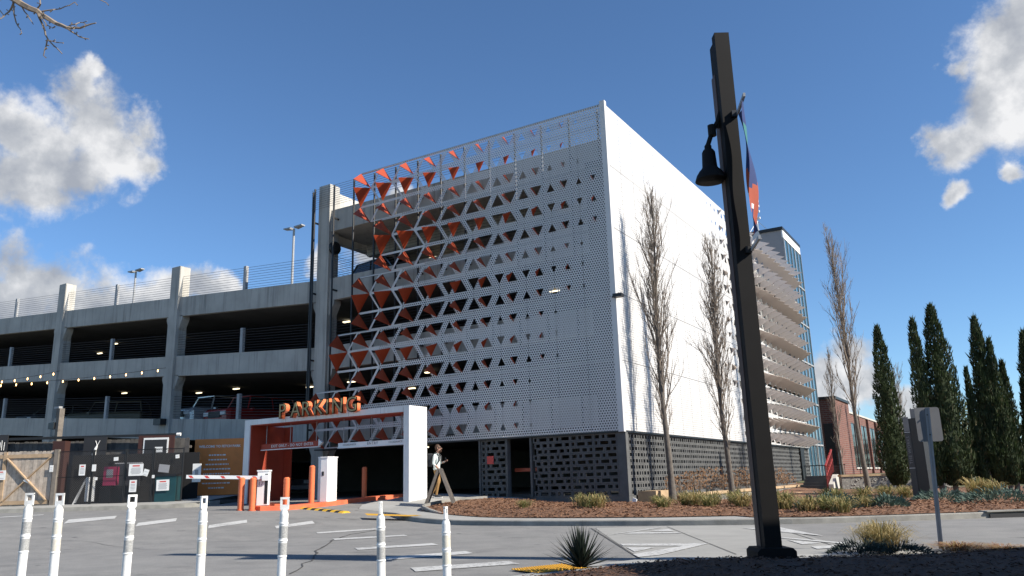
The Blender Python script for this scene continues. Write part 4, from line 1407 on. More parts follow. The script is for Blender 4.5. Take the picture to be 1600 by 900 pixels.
# low building added out of view so its roof edge shades the near bed
SB = thing('shade_building', 'added single-storey brick building beyond the right edge, shading the near bed', 'building', (12.96, -13.94, -0.45), math.atan2(2.85, 4.44))
b = MB(); b.box(0, 14, -9, 0, 0, 4.8); b.build('wall', BRICK, SB)
b = MB(); b.box(-0.1, 14.1, -9.1, 0.1, 4.803, 5.0); b.build('roof', CONCW, SB)
for k in range(4):
    b = MB(); b.box(1 + k * 3.3, 2.8 + k * 3.3, 0.003, 0.06, 1.0, 3.2); wq = b.build('window', BLACKM, SB)
    b = MB(); b.box(1.1 + k * 3.3, 2.7 + k * 3.3, 0.061, 0.066, 1.1, 3.1); b.build('pane', GLASSD, wq)

# ------------------------------------------------------------------ grasses and shrubs
def tuft_mesh(seed, n, h, spread, mats, green=0.6, droop=1.0, w=0.012):
    rr = random.Random(seed); b = MB()
    for i in range(n):
        a = rr.uniform(0, 6.283); r0 = abs(rr.gauss(0, 0.10)) * spread / 0.35
        p = Vector((math.cos(a) * r0, math.sin(a) * r0, -0.02))
        a += rr.gauss(0, .5)
        out = rr.uniform(0.05, 1.0) ** 0.8 * spread; hh = h * rr.uniform(0.55, 1.08) * (1 - 0.3 * out / max(spread, .01))
        d = Vector((math.cos(a), math.sin(a), 0)); sd2 = Vector((-d.y, d.x, 0)) * w * rr.uniform(.6, 1.2)
        p1 = p + d * out * 0.35 + Vector((0, 0, hh * 0.7)); p2 = p + d * out * (0.85) + Vector((0, 0, hh)); p3 = p + d * out * 1.25 * droop + Vector((0, 0, hh * (0.92 - 0.3 * rr.random() * droop)))
        k = len(b.v)
        b.v += [tuple(p - sd2), tuple(p + sd2), tuple(p1 - sd2 * .9), tuple(p1 + sd2 * .9), tuple(p2 - sd2 * .6), tuple(p2 + sd2 * .6), tuple(p3)]
        b.f += [(k, k + 1, k + 3, k + 2), (k + 2, k + 3, k + 5, k + 4), (k + 4, k + 5, k + 6)]
        m = 0 if rr.random() < green else 1
        b.m += [m, m, m if rr.random() < .6 else 1]
    return b.mesh('grass_blades', mats)


TM = [tuft_mesh(i, 170, 0.42, 0.34, [GRASSG, GRASSY], g) for i, g in enumerate((0.7, 0.55, 0.35, 0.85))]
TUFTS = [(-1.3, -4.35, .8, 'small pale green tuft at the tip of the mulch bed beside the timber frame board'),
         (0.35, -3.9, 1.0, 'left half of the bushy tuft pair before the dark breeze-block wall'), (0.95, -4.3, 1.1, 'right half of the bushy tuft pair before the dark breeze-block wall'),
         (1.9, -2.2, .95, 'yellowish tuft standing alone left of the breeze-block corner'), (2.55, -3.55, .9, 'narrow upright green tuft right of the yellowish one'),
         (2.6, -1.9, 1.1, 'green tuft just left of the first bare tree trunk'), (3.05, -2.3, 1.15, 'broad green tuft left of the first bare tree trunk'), (3.35, -1.6, 1.0, 'tuft at the foot of the first bare tree trunk'),
         (3.6, -2.9, .9, 'straw tuft right of the first bare tree trunk'), (4.0, -1.7, 1.1, 'pale straw tuft between the two bare trees'), (4.4, -2.6, 1.15, 'green tuft left of the second bare tree trunk'), (4.85, -2.1, 1.0, 'short green tuft at the foot of the second bare tree trunk'),
         (5.35, -3.3, 1.25, 'large yellow green tuft left of the lamp post at the pavement end'), (5.75, -3.6, 1.2, 'large green tuft half hidden by the lamp post'),
         (6.5, -4.7, 1.1, 'tuft just right of the lamp post near the kerb'), (6.85, -4.3, 1.0, 'straw tuft in front of the blue green shrub near the kerb'), (7.25, -4.75, 1.0, 'straw tuft at the kerb, right of the blue green shrub'),
         (7.0, -2.6, .9, 'brown tuft behind the kerb beside the pale path'), (7.45, -3.3, .95, 'upright straw tuft near the flat juniper'),
         (6.0, 2.0, 1.15, 'wide dark green grass clump in front of the stone wall'), (6.6, 3.1, 1.15, 'dark green grass clump under the tall bare tree'), (7.1, 4.2, 1.15, 'dark green grass clump left of the first cypress foot'), (7.6, 5.0, 1.15, 'light green grass clump beside the first cypress foot'), (5.5, 3.4, 1.15, 'green grass clump near the planter steps'),
         (9.6, 6.2, 1.6, 'pale straw clump between the second and third cypress'), (10.0, 6.7, 1.4, 'pale straw clump left of the third cypress foot')]
for i, (x, y, s, lab) in enumerate(TUFTS):
    t = thing('grass_tuft', lab, 'grass tuft', (x, y, zbed(x, y) - 0.01), rnd.uniform(0, 6.28), 'grass tufts in the mulch beds')
    o = link('blades', TM[i % 4] if i < 24 else TM[2], t)
    t.scale = (s, s, s * rnd.uniform(.9, 1.1))
ng = thing('grass_tuft', 'large blond ornamental grass tuft on the near mulch bed', 'grass tuft', (9.05, -12.65, znb(9.05, -12.65)), 0.4, 'grass tufts in the mulch beds')
link('blades', tuft_mesh(77, 620, 0.40, 0.40, [GRASSG, GRASSY], 0.06, 1.0, 0.006), ng)
ng2 = thing('grass_tuft', 'low dry grass patch at the foot of the metal sign post', 'grass tuft', (9.9, -12.15, znb(9.9, -12.15)), 0.4, 'grass tufts in the mulch beds')
STRAW = mat('brown_pine_straw', (0.30, 0.155, 0.07), 0.9, 0.0, 12, col2=(0.16, 0.08, 0.04))
link('blades', tuft_mesh(78, 420, 0.11, 0.42, [STRAW, GRASSY], 0.8, 1.0, 0.005), ng2)
ng3 = thing('grass_tuft', 'low dry grass patch at the right edge of the near bed', 'grass tuft', (10.4, -11.95, znb(10.4, -11.95)), 1.4, 'grass tufts in the mulch beds')
link('blades', tuft_mesh(79, 360, 0.08, 0.5, [STRAW, GRASSY], 0.85, 1.0, 0.005), ng3)


def juniper(label, x, y, rx, ry, h, seed, zf, rz=0.0, mt=JUNI, n=900, sz=1.0):
    rr = random.Random(seed)
    t = thing('low_shrub', label, 'shrub', (x, y, zf(x, y) - 0.02), rz, 'low blue-green spreading shrubs')
    b = MB()
    for i in range(n):
        a = rr.uniform(0, 6.283); q = math.sqrt(rr.random()); e = math.sqrt(max(0, 1 - q * q))
        lump = 0.75 + 0.25 * math.sin(a * 4 + seed) + 0.2 * math.sin(a * 7 + q * 9)
        p = Vector((math.cos(a) * q * rx, math.sin(a) * q * ry, h * (0.15 + 0.85 * e * lump) * rr.uniform(.6, 1)))
        d = Vector((math.cos(a) * (q + .2), math.sin(a) * (q + .2), rr.uniform(0.1, 1.2))).normalized() * rr.uniform(.05, .13) * sz
        s = d.orthogonal().normalized() * rr.uniform(.010, .022) * sz
        s = Matrix.Rotation(rr.uniform(0, 6.28), 3, d.normalized()) @ s
        b.face([p - s, p + s, p + d * .7 + s * .6, p + d])
    b.build('foliage', mt, t)


juniper('blue green spreading shrub behind the kerb right of the lamp post', 6.75, -3.6, .75, .5, .42, 1, zbed)
juniper('small blue green shrub on the mulch below the tall bare tree', 7.95, -3.0, .5, .4, .34, 2, zbed)
juniper('blue green shrub at the foot of the dark sign pylon', 8.9, 1.2, .75, .5, .34, 3, zbed)
juniper('wide blue green shrub under the third cypress at the right', 10.3, -0.6, 1.1, .6, .40, 4, zbed, 0.5, n=1300)
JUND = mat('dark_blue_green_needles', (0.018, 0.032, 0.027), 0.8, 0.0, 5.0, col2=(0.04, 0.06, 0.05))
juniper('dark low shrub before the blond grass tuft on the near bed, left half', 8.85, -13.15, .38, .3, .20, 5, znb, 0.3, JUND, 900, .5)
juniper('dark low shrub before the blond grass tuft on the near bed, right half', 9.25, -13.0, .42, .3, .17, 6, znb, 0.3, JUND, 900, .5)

ag = thing('agave_plant', 'dark spiky agave rosette at the tip of the near mulch bed', 'agave', (6.22, -15.75, G(6.22, -15.75) + 0.05))
ra = random.Random(9)
for i in range(95):
    a = i * 2.39996; el = R(4 + 84 * ((i + 0.5) / 95) ** 0.8)
    l = 0.47 * ra.uniform(.80, 1.06)
    d = Vector((math.cos(a) * math.cos(el), math.sin(a) * math.cos(el), math.sin(el))); s = Vector((-math.sin(a), math.cos(a), 0)) * 0.017; n = d.cross(s).normalized() * 0.006
    b = MB(); p0 = Vector((0, 0, 0.02)) + d * 0.03; p1 = p0 + d * l * 0.45; p2 = p0 + d * l
    b.add([p0 - s * .7, p0 + n, p0 + s * .7, p0 - n, p1 - s, p1 + n * .4, p1 + s, p1 - n, p2], [(0, 4, 5, 1), (1, 5, 6, 2), (2, 6, 7, 3), (3, 7, 4, 0), (4, 8, 5), (5, 8, 6), (6, 8, 7), (7, 8, 4)])
    b.build('spiky_leaf', AGAVEM, ag)


def dead_shrub(label, x, y, z, seed, h=0.75, w=0.5):
    rr = random.Random(seed)
    t = thing('dry_shrub', label, 'shrub', (x, y, z), 0, 'dry brown hydrangeas along the breeze-block wall')
    b = MB()
    for i in range(16):
        a = rr.uniform(0, 6.28); q = rr.uniform(.1, w)
        p = Vector((math.cos(a) * q, math.sin(a) * q, h * rr.uniform(.6, 1.05)))
        b.tube([(p.x * .3, p.y * .3, 0), (p.x * .7, p.y * .7, p.z * .55), p], [.010, .008, .006], 4)
    b.build('stems', TWIG, t)
    b = MB()
    for i in range(260):
        a = rr.uniform(0, 6.28); q = math.sqrt(rr.random()) * w; zz = h * rr.uniform(.25, 1.1)
        p = Vector((math.cos(a) * q, math.sin(a) * q, zz)); d = Vector((rr.uniform(-1, 1), rr.uniform(-1, 1), rr.uniform(-1, 1))) * .05; s = d.orthogonal().normalized() * .028
        b.face([p - s, p + d, p + s, p - d * .6])
    b.build('dried_blooms', DEADB, t)


ORD = ['first', 'second', 'third', 'fourth', 'fifth', 'sixth', 'seventh', 'eighth', 'ninth', 'tenth']
for i in range(10):
    dead_shrub('dry brown hydrangea in the planter at the breeze-block wall, %s from the building corner' % ORD[i], 0.62, 3.2 + i * 1.75, 0.02, 60 + i, 0.62 + 0.12 * (i % 3), 0.55)

# ------------------------------------------------------------------ planters, stone walls, steps
def planter(label, pts, w, ztop, zbot, seed):
    t = thing('planter_wall', label, 'planter wall', (pts[0][0], pts[0][1], zbot), 0, 'stone planter walls with timber caps')
    o = Vector((pts[0][0], pts[0][1], zbot)); rr = random.Random(seed)
    sm = MB(); cap = MB()
    for a, c in zip(pts, pts[1:]):
        a = Vector((*a, 0)); c = Vector((*c, 0)); d = (c - a).normalized(); n = Vector((d.y, -d.x, 0)); L = (c - a).length
        m0 = (a + c) / 2 - o * 1; m0.z = 0
        sm.obox(m0 + Vector((0, 0, (ztop - .1 - zbot) / 2)), d, n, UP, L / 2, w / 2, (ztop - .1 - zbot) / 2)
        cap.obox(m0 + Vector((0, 0, ztop - .048 - zbot)), d, n, UP, L / 2 + .03, w / 2 + .05, .046)
        k = 0; hgt = ztop - .12 - zbot
        while k < 400 * L / 20:
            k += 1
            s = rr.uniform(0, L); zz = rr.uniform(0.02, hgt)
            p = a + d * s + n * (w / 2) - Vector((o.x, o.y, 0)) + Vector((0, 0, zz)); r = rr.uniform(.04, .10)
            q = [p + d * r * math.cos(x) + UP * r * .75 * math.sin(x) for x in [i * 1.257 + rr.uniform(-.2, .2) for i in range(5)]]
            sm.add(q + [p + n * rr.uniform(.03, .06)], [(i, (i + 1) % 5, 5) for i in range(5)])
    sm.build('stone_wall', GABION, t); cap.build('timber_cap', WOODC, t)
    return t


planter('stone planter wall with timber cap along the breeze-block facade, upper tier', [(1.35, 2.2), (1.35, 12), (1.5, 24.5), (0.1, 24.6)], 0.35, 0.10, -0.5, 1)
planter('lower stone planter tier with timber cap below the upper one near the steps', [(2.4, 8.5), (2.5, 16.3), (1.7, 16.4)], 0.35, -0.16, -0.5, 2)
planter('stone retaining wall with timber cap right of the red stair rail', [(3.6, 17.2), (5.6, 18.4), (8, 20.0)], 0.35, 0.52, -0.4, 3)
b = MB(); b.box(0.03, 1.18, 2.3, 24.4, -0.5, 0.0); tag(b.build('planter_soil', MULCH), kind='structure')
b = MB(); b.box(1.68, 2.23, 8.6, 16.2, -0.5, -0.24); tag(b.build('planter_soil', MULCH), kind='structure')
b = MB(); b.box(0.06, 0.7, 0.7, 2.2, -0.3, 0.22); tb_ = b.build('timber_bench', WOODC); tag(tb_, 'tan timber ledge against the breeze-block wall near the corner', 'timber ledge')
ub = thing('utility_box', 'small white utility box on the mulch near the breeze-block corner', 'utility box', (0.35, -0.35, zbed(0.35, -0.35)))
ub.scale = (.55, .55, .7); ub.rotation_euler = (0, R(12), 0)
b = MB(); b.prism([(-.14, 0), (.14, 0), (.12, .34), (-.12, .36)], 'y', -.05, .05); b.build('box_body', WHITEP, ub); b = MB(); b.box(-.1, .1, -.058, -.051, .05, .28); b.build('box_lid', PAPER, ub)
st = thing('garden_stairs', 'dark steps with red metal handrail beside the planter walls', 'stairs', (2.15, 16.6, -0.4))
for i in range(6):
    b = MB(); b.box(-0.35, 0.9, i * .3, i * .3 + .32, i * .15, i * .15 + .15); b.build('step', CONCD, st)
b = MB(); b.prism([(0, 0), (1.6, 0), (1.6, .95), (1.3, .95), (0, .5)], 'x', 1.0, 1.22); b.build('stair_cheek', CONCW, st)
b = MB()
for k in range(7):
    y = k * .32; z = .6 + min(y, 1.7) * .45
    b.bar((.95, y, z - .3), (.95, y, z + .75), .045, .045)
b.bar((.95, 0, 1.35), (.95, 2.0, 2.15), .07, .07); b.bar((.95, 0, .9), (.95, 2.0, 1.7), .05, .05)
b.build('red_handrail', RAILR, st)
bl = thing('black_railing', 'black metal railing in front of the stair tower door', 'railing', (1.0, 26.5, 0.0))
b = MB()
for k in range(9):
    b.bar((-.9 + k * .28, 0, 0), (-.9 + k * .28, 0, 1.05), .025, .025)
b.build('balusters', BLACKM, bl)
b = MB(); b.bar((-.95, 0, 1.07), (1.4, 0, 1.07), .05, .05); b.bar((-.95, 0, .12), (1.4, 0, .12), .04, .04); b.build('rails', BLACKM, bl)

# ------------------------------------------------------------------ brick building behind the stair tower
BB = thing('brick_building', 'red brick building with tall windows behind the glazed stair tower', 'building', (0.2, 39, 0))
b = MB(); b.box(-14, 0, 0, 6.0, -0.4, 6.0); b.build('wall', BRICK, BB)
b = MB(); b.box(-14, -0.25, 6.01, 62, -0.4, 5.35); b.build('wall', BRICK, BB)
b = MB(); b.box(-14.1, 0.1, -0.1, 6.1, 6.003, 6.2); b.build('coping', BLACKM, BB)
b = MB(); b.box(-14.1, -0.17, 6.12, 62.1, 5.353, 5.5); b.build('coping', CONCW, BB)
for k in range(9):
    y = 7.2 + k * 5.2
    for dy in (0, 1.9):
        f = MB(); f.box(-0.24, -0.18, y + dy, y + dy + 1.35, 1.0, 4.6); fo = f.build('window', BLACKM, BB)
        g = MB(); g.box(-0.179, -0.172, y + dy + .08, y + dy + .62, 1.1, 4.5); g.box(-0.179, -0.172, y + dy + .72, y + dy + 1.27, 1.1, 4.5); g.build('pane', GLASSD, fo)
        s2 = MB(); s2.box(-0.245, -0.1, y + dy - .05, y + dy + 1.4, 0.88, 0.996); s2.build('sill', CONCW, fo)
    d = MB(); d.box(-0.245, -0.05, y - 1.2, y - .75, -0.3, 5.3); d.build('pilaster', BRICK, BB)
f = MB(); f.box(-1.0, -0.35, -0.03, -0.005, 1.2, 4.2); f.build('window', GLASSD, BB)
f = MB(); f.box(-0.2, 0.0, -0.1, -0.005, -0.3, 2.2); f.build('downpipe', CONCW, BB)

fw = MB(); rf = random.Random(5)
for i in range(9000):
    x = rf.uniform(-40, 90); y = 105 + rf.uniform(-4, 4) + x * 0.1
    hh = 5 + 1.6 * nz(x, y, .12) + 1.5 * nz(x, y, .4)
    p = Vector((x, y, hh * rf.random() ** .7)); d = Vector((rf.uniform(-1, 1), rf.uniform(-1, 1), rf.uniform(-.3, 1))) * .5; s = d.orthogonal().normalized() * .25
    fw.face([p - s, p + d, p + s, p - d])
tag(fw.build('far_woods', mat('far_wood_leaves', (0.05, 0.06, 0.03), 0.9, 0.0, .8, col2=(0.11, 0.09, 0.06))), kind='stuff')
gs = thing('leafy_shrub', 'pale green leafy shrub behind the gap between the two right cypresses', 'shrub', (9.6, 19, -0.3))
b = MB(); rg = random.Random(2)
for i in range(1500):
    v = Vector((rg.gauss(0, 1), rg.gauss(0, 1), rg.gauss(0, 1))).normalized() * rg.uniform(.5, 1)
    p = Vector((v.x * 1.2, v.y * 1.2, 2.2 + v.z * 2.0)); d = Vector((rg.uniform(-1, 1), rg.uniform(-1, 1), rg.uniform(-1, 1))) * .12; s = d.orthogonal().normalized() * .06
    b.face([p - s, p + d, p + s, p - d])
b.build('foliage', mat('pale_leaves', (0.09, 0.12, 0.05), 0.8, 0.0, 3, col2=(0.16, 0.18, 0.10), translucent=.2), gs)
b = MB(); b.tube([(0, 0, -.1), (0, 0, 2.5)], [.07, .03], 6); b.build('trunk', BARK, gs)

# ------------------------------------------------------------------ signs on the right
cdir = Vector((CE.x - 9.67, CE.y + 11.81, 0)).normalized()
sp = thing('sign_post', 'grey metal sign seen from behind on a slim leaning post', 'traffic sign', (9.67, -11.81, G(9.67, -11.81)))
rt = Vector((-cdir.y, cdir.x, 0)); rt = rt if rt.dot(Vector((.852, .523, 0))) > 0 else -rt
ln = rt * 0.04
b = MB()
for s in (-1, 1):
    b.bar(rt * .018 * s, rt * .018 * s + ln * 2.2 + UP * 1.9, .022, .012, up=cdir)
b.bar(-cdir * .012, -cdir * .012 + ln * 2.2 + UP * 1.9, .03, .006, up=cdir)
b.build('post', POSTM, sp)
nrm = (cdir + rt * 0.35).normalized(); rr_ = Vector((-nrm.y, nrm.x, 0)); rr_ = rr_ if rr_.dot(rt) > 0 else -rr_


def rounded(w, h, r, n=5):
    out = []
    for cx, cy, a0 in ((w - r, h - r, 0), (-w + r, h - r, 90), (-w + r, -h + r, 180), (w - r, -h + r, 270)):
        for k in range(n + 1):
            a = R(a0 + 90 * k / n); out.append((cx + r * math.cos(a), cy + r * math.sin(a)))
    return out


b = MB(); b.prism(rounded(.165, .235, .035), 'z', -.002, .002)
pl = b.build('sign_plate', SIGNBACK, sp); place(pl, rr_, UP, Vector((0, 0, 1.67)) + ln * 1.9 - cdir * .022)
b = MB()
for z in (1.53, 1.8):
    b.tube([ln * 1.9 + UP * z + cdir * 0.0, ln * 1.9 + UP * z + cdir * .02], .009, 6)
b.build('bolt', BLACKM, sp)
sp2 = thing('sign_post', 'grey sign plate cut off by the right edge of the picture', 'traffic sign', (11.22, -11.2, G(11.2, -11.2)))
b = MB(); b.prism(rounded(.165, .235, .035), 'z', -.002, .002); pl2 = b.build('sign_plate', SIGNBACK, sp2); place(pl2, rr_, UP, Vector((0, 0, 1.80)))
b = MB(); b.bar((0, 0, -.1), (0, 0, 2.05), .04, .02); b.build('post', POSTM, sp2)

py = thing('monument_sign', 'tall dark grey sign pylon with vertical lettering by the cypresses', 'sign', (8.27, 3.7, -0.4))
pf = Vector((CE.x - 8.08, CE.y - 3.6, 0)).normalized(); pf = (Matrix.Rotation(R(-34), 3, 'Z') @ pf); pr = Vector((-pf.y, pf.x, 0)); pr = pr if pr.dot(Vector((.852, .523, 0))) > 0 else -pr
PYM = mat('pylon_charcoal', (0.018, 0.019, 0.02), 0.5, 0.15, 2)
b = MB(); b.obox(UP * 1.3, pr, pf, UP, .28, .12, 1.32); b.build('pylon_slab', PYM, py)
b = MB(); b.obox(UP * 1.25 + pf * .125 - pr * .2, pr, pf, UP, .10, .004, 1.25); b.build('text_strip', mat('pylon_strip', (0.04, 0.043, 0.046), .5), py)
b = MB(); b.obox(UP * 2.45 + pf * .13 - pr * .2, pr, pf, UP, .095, .003, .22); b.build('emblem_panel', SIGNBACK, py)
b = MB()
for z in (2.2, 1.1): b.obox(UP * z + pf * .131 - pr * .2, pr, pf, UP, .10, .002, .006)
b.build('rule_line', PAPER, py)
o = link('lettering', text_mesh('THE WORKS', .14, .002, 0.001, mats=(SIGNBACK,), spacing=1.1), py); place(o, UP, -pr, UP * 1.65 + pf * .1305 - pr * .2)
b = MB(); b.obox(UP * 2.75 - pr * .25 - pf * .5, pr, pf, UP, .15, .05, .2); b.build('rear_light_box', SIGNBACK, py)

# ------------------------------------------------------------------ dog park fences on the left
FZ = 0.24
def fpos(a, b=0.0): return FL + FD * a + FN * b


def plank_mesh(w, h, t=.02):
    b = MB(); b.prism([(-w / 2 + .003, 0), (w / 2 - .003, 0), (w / 2 - .003, h - .04), (w / 2 - .035, h), (-w / 2 + .035, h), (-w / 2 + .003, h - .04)], 'y', 0, t)
    return b


wz = math.atan2(FD.y, FD.x)
bs_ = thing('shade_sheet', 'black sheet added for the deep shade behind the chain-link fence', 'screen', tuple(fpos(.05, -1.25) + UP * .2), wz)  # dark sheets added in place of the shade behind the fence
for i in range(9):
    b = MB(); b.box(i * .58, i * .58 + .57, 0, .03, 0, 2.0); b.build('sheet_panel', mat('black_shade_sheet', (.012, .012, .013), .95), bs_)
gt = thing('wooden_gate', 'weathered wooden plank gate with crossed braces at the left edge', 'gate', tuple(fpos(-2.55) + UP * FZ), wz)
pmat = [mat('weathered_plank_a', (0.44, 0.375, 0.31), .9, .35, 7), mat('weathered_plank_b', (0.38, 0.33, 0.28), .9, .35, 7), mat('weathered_plank_c', (0.48, 0.41, 0.34), .9, .3, 7)]
pms = []
for m in pmat:
    pms.append(plank_mesh(.155, 2.12).mesh('plank', m))
for i in range(16):
    o = link('plank', pms[(i * 7 + i // 3) % 3], gt, (.08 + i * .157, rnd.uniform(-.004, .004), rnd.uniform(-.015, .015)))
b = MB(); b.box(0, 2.5, -.045, -.005, 1.86, 2.0); b.build('rail', WOODT, gt); b = MB(); b.box(0, 2.5, -.045, -.005, .08, .22); b.build('rail', WOODT, gt)
b = MB(); b.bar((.72, -.03, .22), (2.42, -.03, 1.86), .04, .13, up=(0, 1, 0)); b.build('brace', WOODT, gt); b = MB(); b.bar((.72, -.062, 1.86), (2.42, -.062, .22), .04, .13, up=(0, 1, 0)); b.build('brace', WOODT, gt)
b = MB(); b.box(.55, .68, -.055, -.005, .05, 2.1); b.build('stile', WOODT, gt)
for xx in (2.58,):
    b = MB(); b.box(xx, xx + .16, -.10, .06, -.2, 2.16); b.build('gate_post', WOODG, gt)


def paper_sign(label, a, z0, w, h, tilt=0.0, off=.10, lines=3, mt=PAPER, head=True, seed=0, name='paper_notice'):
    p = fpos(a, off) + UP * (FZ + z0)
    t = thing(name, label, 'notice', tuple(p), 0, 'notices on the dog park fence')
    M0 = frame_matrix(FD, UP, p) @ Matrix.Rotation(tilt, 4, 'Z')
    t.matrix_basis = M0
    b = MB(); b.box(-w / 2, w / 2, -h / 2, h / 2, 0, .008); b.build('sheet', mt, t)
    rr = random.Random(seed)
    if head:
        b = MB(); b.box(-w * .25, w * .25, h * .27, h * .38, .009, .011); b.build('red_heading', REDP, t)
    b = MB()
    for k in range(lines):
        ww = w * rr.uniform(.28, .40); y = h * (.14 - .5 * k / max(1, lines - 1) * .95) if lines > 1 else 0
        b.box(-ww, ww, y - h * .022, y + h * .022, .009, .011)
    if lines: b.build('print_lines', GREYP, t)
    return t


# chain-link panels
seg = [(.05, 1.55), (1.55, 2.85), (2.85, 3.95), (3.95, 5.15)]
seglab = ['widest black chain-link fence panel next to the wooden gate', 'black chain-link gate panel in front of the magenta dispenser', 'black chain-link panel carrying the large white notice', 'rightmost black chain-link gate next to the grey board fence']
for (a, c), lab in zip(seg, seglab):
    t = thing('chain_link_panel', lab, 'chain-link fence', tuple(fpos(a) + UP * FZ), wz, 'black chain-link panels of the dog park')
    L = c - a; H = 2.06
    for x in (.03, L - .03):
        b = MB(); b.tube([(x, 0, -.15), (x, 0, H + .04)], .028, 8); b.build('post', BLACKM, t)
    for zz_, rr2 in ((H, .02), (.06, .02), (H * .52, .018)):
        b = MB(); b.tube([(.03, 0, zz_), (L - .03, 0, zz_)], rr2, 6); b.build('rail', BLACKM, t)
    b = MB(); st_ = .075
    k = -H
    while k < L:
        for s in (1, -1):
            # wire from (k,0) rising at 45 degrees, clipped
            x0, z0, x1, z1 = k, 0.06, k + H, H
            if x0 < 0: z0 += -x0; x0 = 0
            if x1 > L: z1 -= x1 - L; x1 = L
            if x1 > x0:
                if s < 0: x0, x1 = L - x0, L - x1
                b.bar((x0, .004 * s, z0), (x1, .004 * s, z1), .006, .006)
        k += st_
    tag(b.build('wire_mesh', mat('black_wire', (.055, .055, .057), .5), t), kind='stuff')
paper_sign('tall white notice with red heading on the widest chain-link panel', 1.2, 1.33, .24, .42, seed=1, lines=5)
paper_sign('small white dispenser plate at the left post of the gate panel', 1.66, 1.40, .16, .26, seed=2, lines=0, head=False)
paper_sign('large white rules notice on the third chain-link panel', 3.32, 1.28, .56, .46, seed=3, lines=6)
paper_sign('narrow white notice with red heading low on the third chain-link panel', 3.25, .66, .28, .46, seed=4, lines=5)
paper_sign('tilted white paper beside the large rules notice', 3.72, 1.16, .20, .26, -.3, seed=5, lines=2, head=False)
paper_sign('slanted grey printed sign high on the rightmost chain-link gate', 4.42, 1.30, .42, .30, -.12, seed=6, lines=4, mt=mat('grey_print_sheet', (.25, .25, .26), .7), head=False)
paper_sign('white notice with red heading low on the rightmost chain-link gate', 4.42, .66, .50, .42, .02, seed=7, lines=6)
paper_sign('small white paper at the top right of the rightmost gate', 4.92, 1.75, .15, .14, .1, seed=8, lines=1, head=False)
paper_sign('small white paper at the top of the gate panel', 2.5, 1.72, .18, .14, .05, seed=9, lines=1, head=False)
paper_sign('small square white tag in the middle of the gate panel', 1.78, .98, .10, .11, 0, seed=10, lines=1, head=False)
paper_sign('small white tag on the post left of the rightmost gate', 4.02, 1.0, .10, .12, 0, seed=11, lines=1, head=False)
paper_sign('small white label between the wooden gate and the chain-link fence', -.02, 1.42, .14, .26, 0, seed=12, lines=3, head=False)
paper_sign('white notice with red heading at the left edge of the wooden gate', -2.0, 1.22, .40, .36, 0, seed=13, lines=2)
paper_sign('scrap of white paper on the middle of the wooden gate', -.95, .98, .22, .12, -.5, seed=14, lines=0, head=False)

# boards fence behind
pf_ = thing('board_fence', 'tall weathered grey board fence behind the chain-link dog park', 'fence', (-25.6, -6.75, .22), math.atan2(4.37, 7.0))
pbm = [plank_mesh(.19, 2.62).mesh('board', m) for m in (mat('grey_board_a', (.105, .10, .095), .9, .35, 6), mat('grey_board_b', (.085, .08, .078), .9, .35, 6), mat('grey_board_c', (.125, .115, .105), .9, .3, 6))]
for i in range(47):
    o = link('board', pbm[(i * 5 + i // 4) % 3], pf_, (-.9 + i * .193, rnd.uniform(-.006, .006), rnd.uniform(-.02, .02)))
b = MB()
for z in (.4, 1.3, 2.2): b.box(-1, 8.15, .03, .08, z, z + .1)
b.build('rear_rails', WOODG, pf_)
gd = thing('welcome_board', 'large orange board reading WELCOME TO FETCH PARK left of the portal', 'sign', tuple(Vector((-18.36, -.47, .3))), math.atan2(1.18, 1.93))
b = MB(); b.box(-1.72, 1.72, -.03, .03, .15, 2.55); b.build('board', SIGNO, gd)
def gtext(s, x, z, size, mt=PAPER, off=0.004):
    o = link('lettering', text_mesh(s, size, .003, off, mats=(mt,), spacing=1.0), gd); place(o, (1, 0, 0), UP, (x, -.034, z))
SIGNT = mat('pale_sign_print', (.85, .80, .74), .6)
gtext('WELCOME TO FETCH PARK', -.62, 2.22, .145, SIGNT, 0.004); gtext('IF YOU', 1.1, 2.2, .145, SIGNT, 0.004)
b = MB(); rl = random.Random(3)
for k in range(8):
    ww = rl.uniform(.30, .62); z = 1.85 - k * .20
    x = -.7 - ww
    while x < -.7 + ww:
        q = rl.uniform(.04, .13); b.box(x, x + q, -.034, -.0305, z - .03, z + .03); x += q + .03
tag(b.build('small_print', SIGNT, gd), kind='stuff')
gn = thing('info_plate', 'pale narrow notice on the board fence beside the orange board', 'notice', tuple(fpos(5.45, -.6) + UP * (.2 + 1.15)), wz)
b = MB(); b.box(-.17, .17, -.02, .0, -.36, .36); b.build('plate', PAPER, gn); b = MB(); b.box(-.07, .07, -.026, -.021, -.2, .12); b.build('plate_print', GREYP, gn)

def back_panel(name, label, cat, a, off, z0, w, h, mt, d=.05):
    t = thing(name, label, cat, tuple(fpos(a, off) + UP * z0), wz)
    b = MB(); b.box(-w / 2, w / 2, -d, 0, 0, h); b.build('panel', mt, t)
    return t


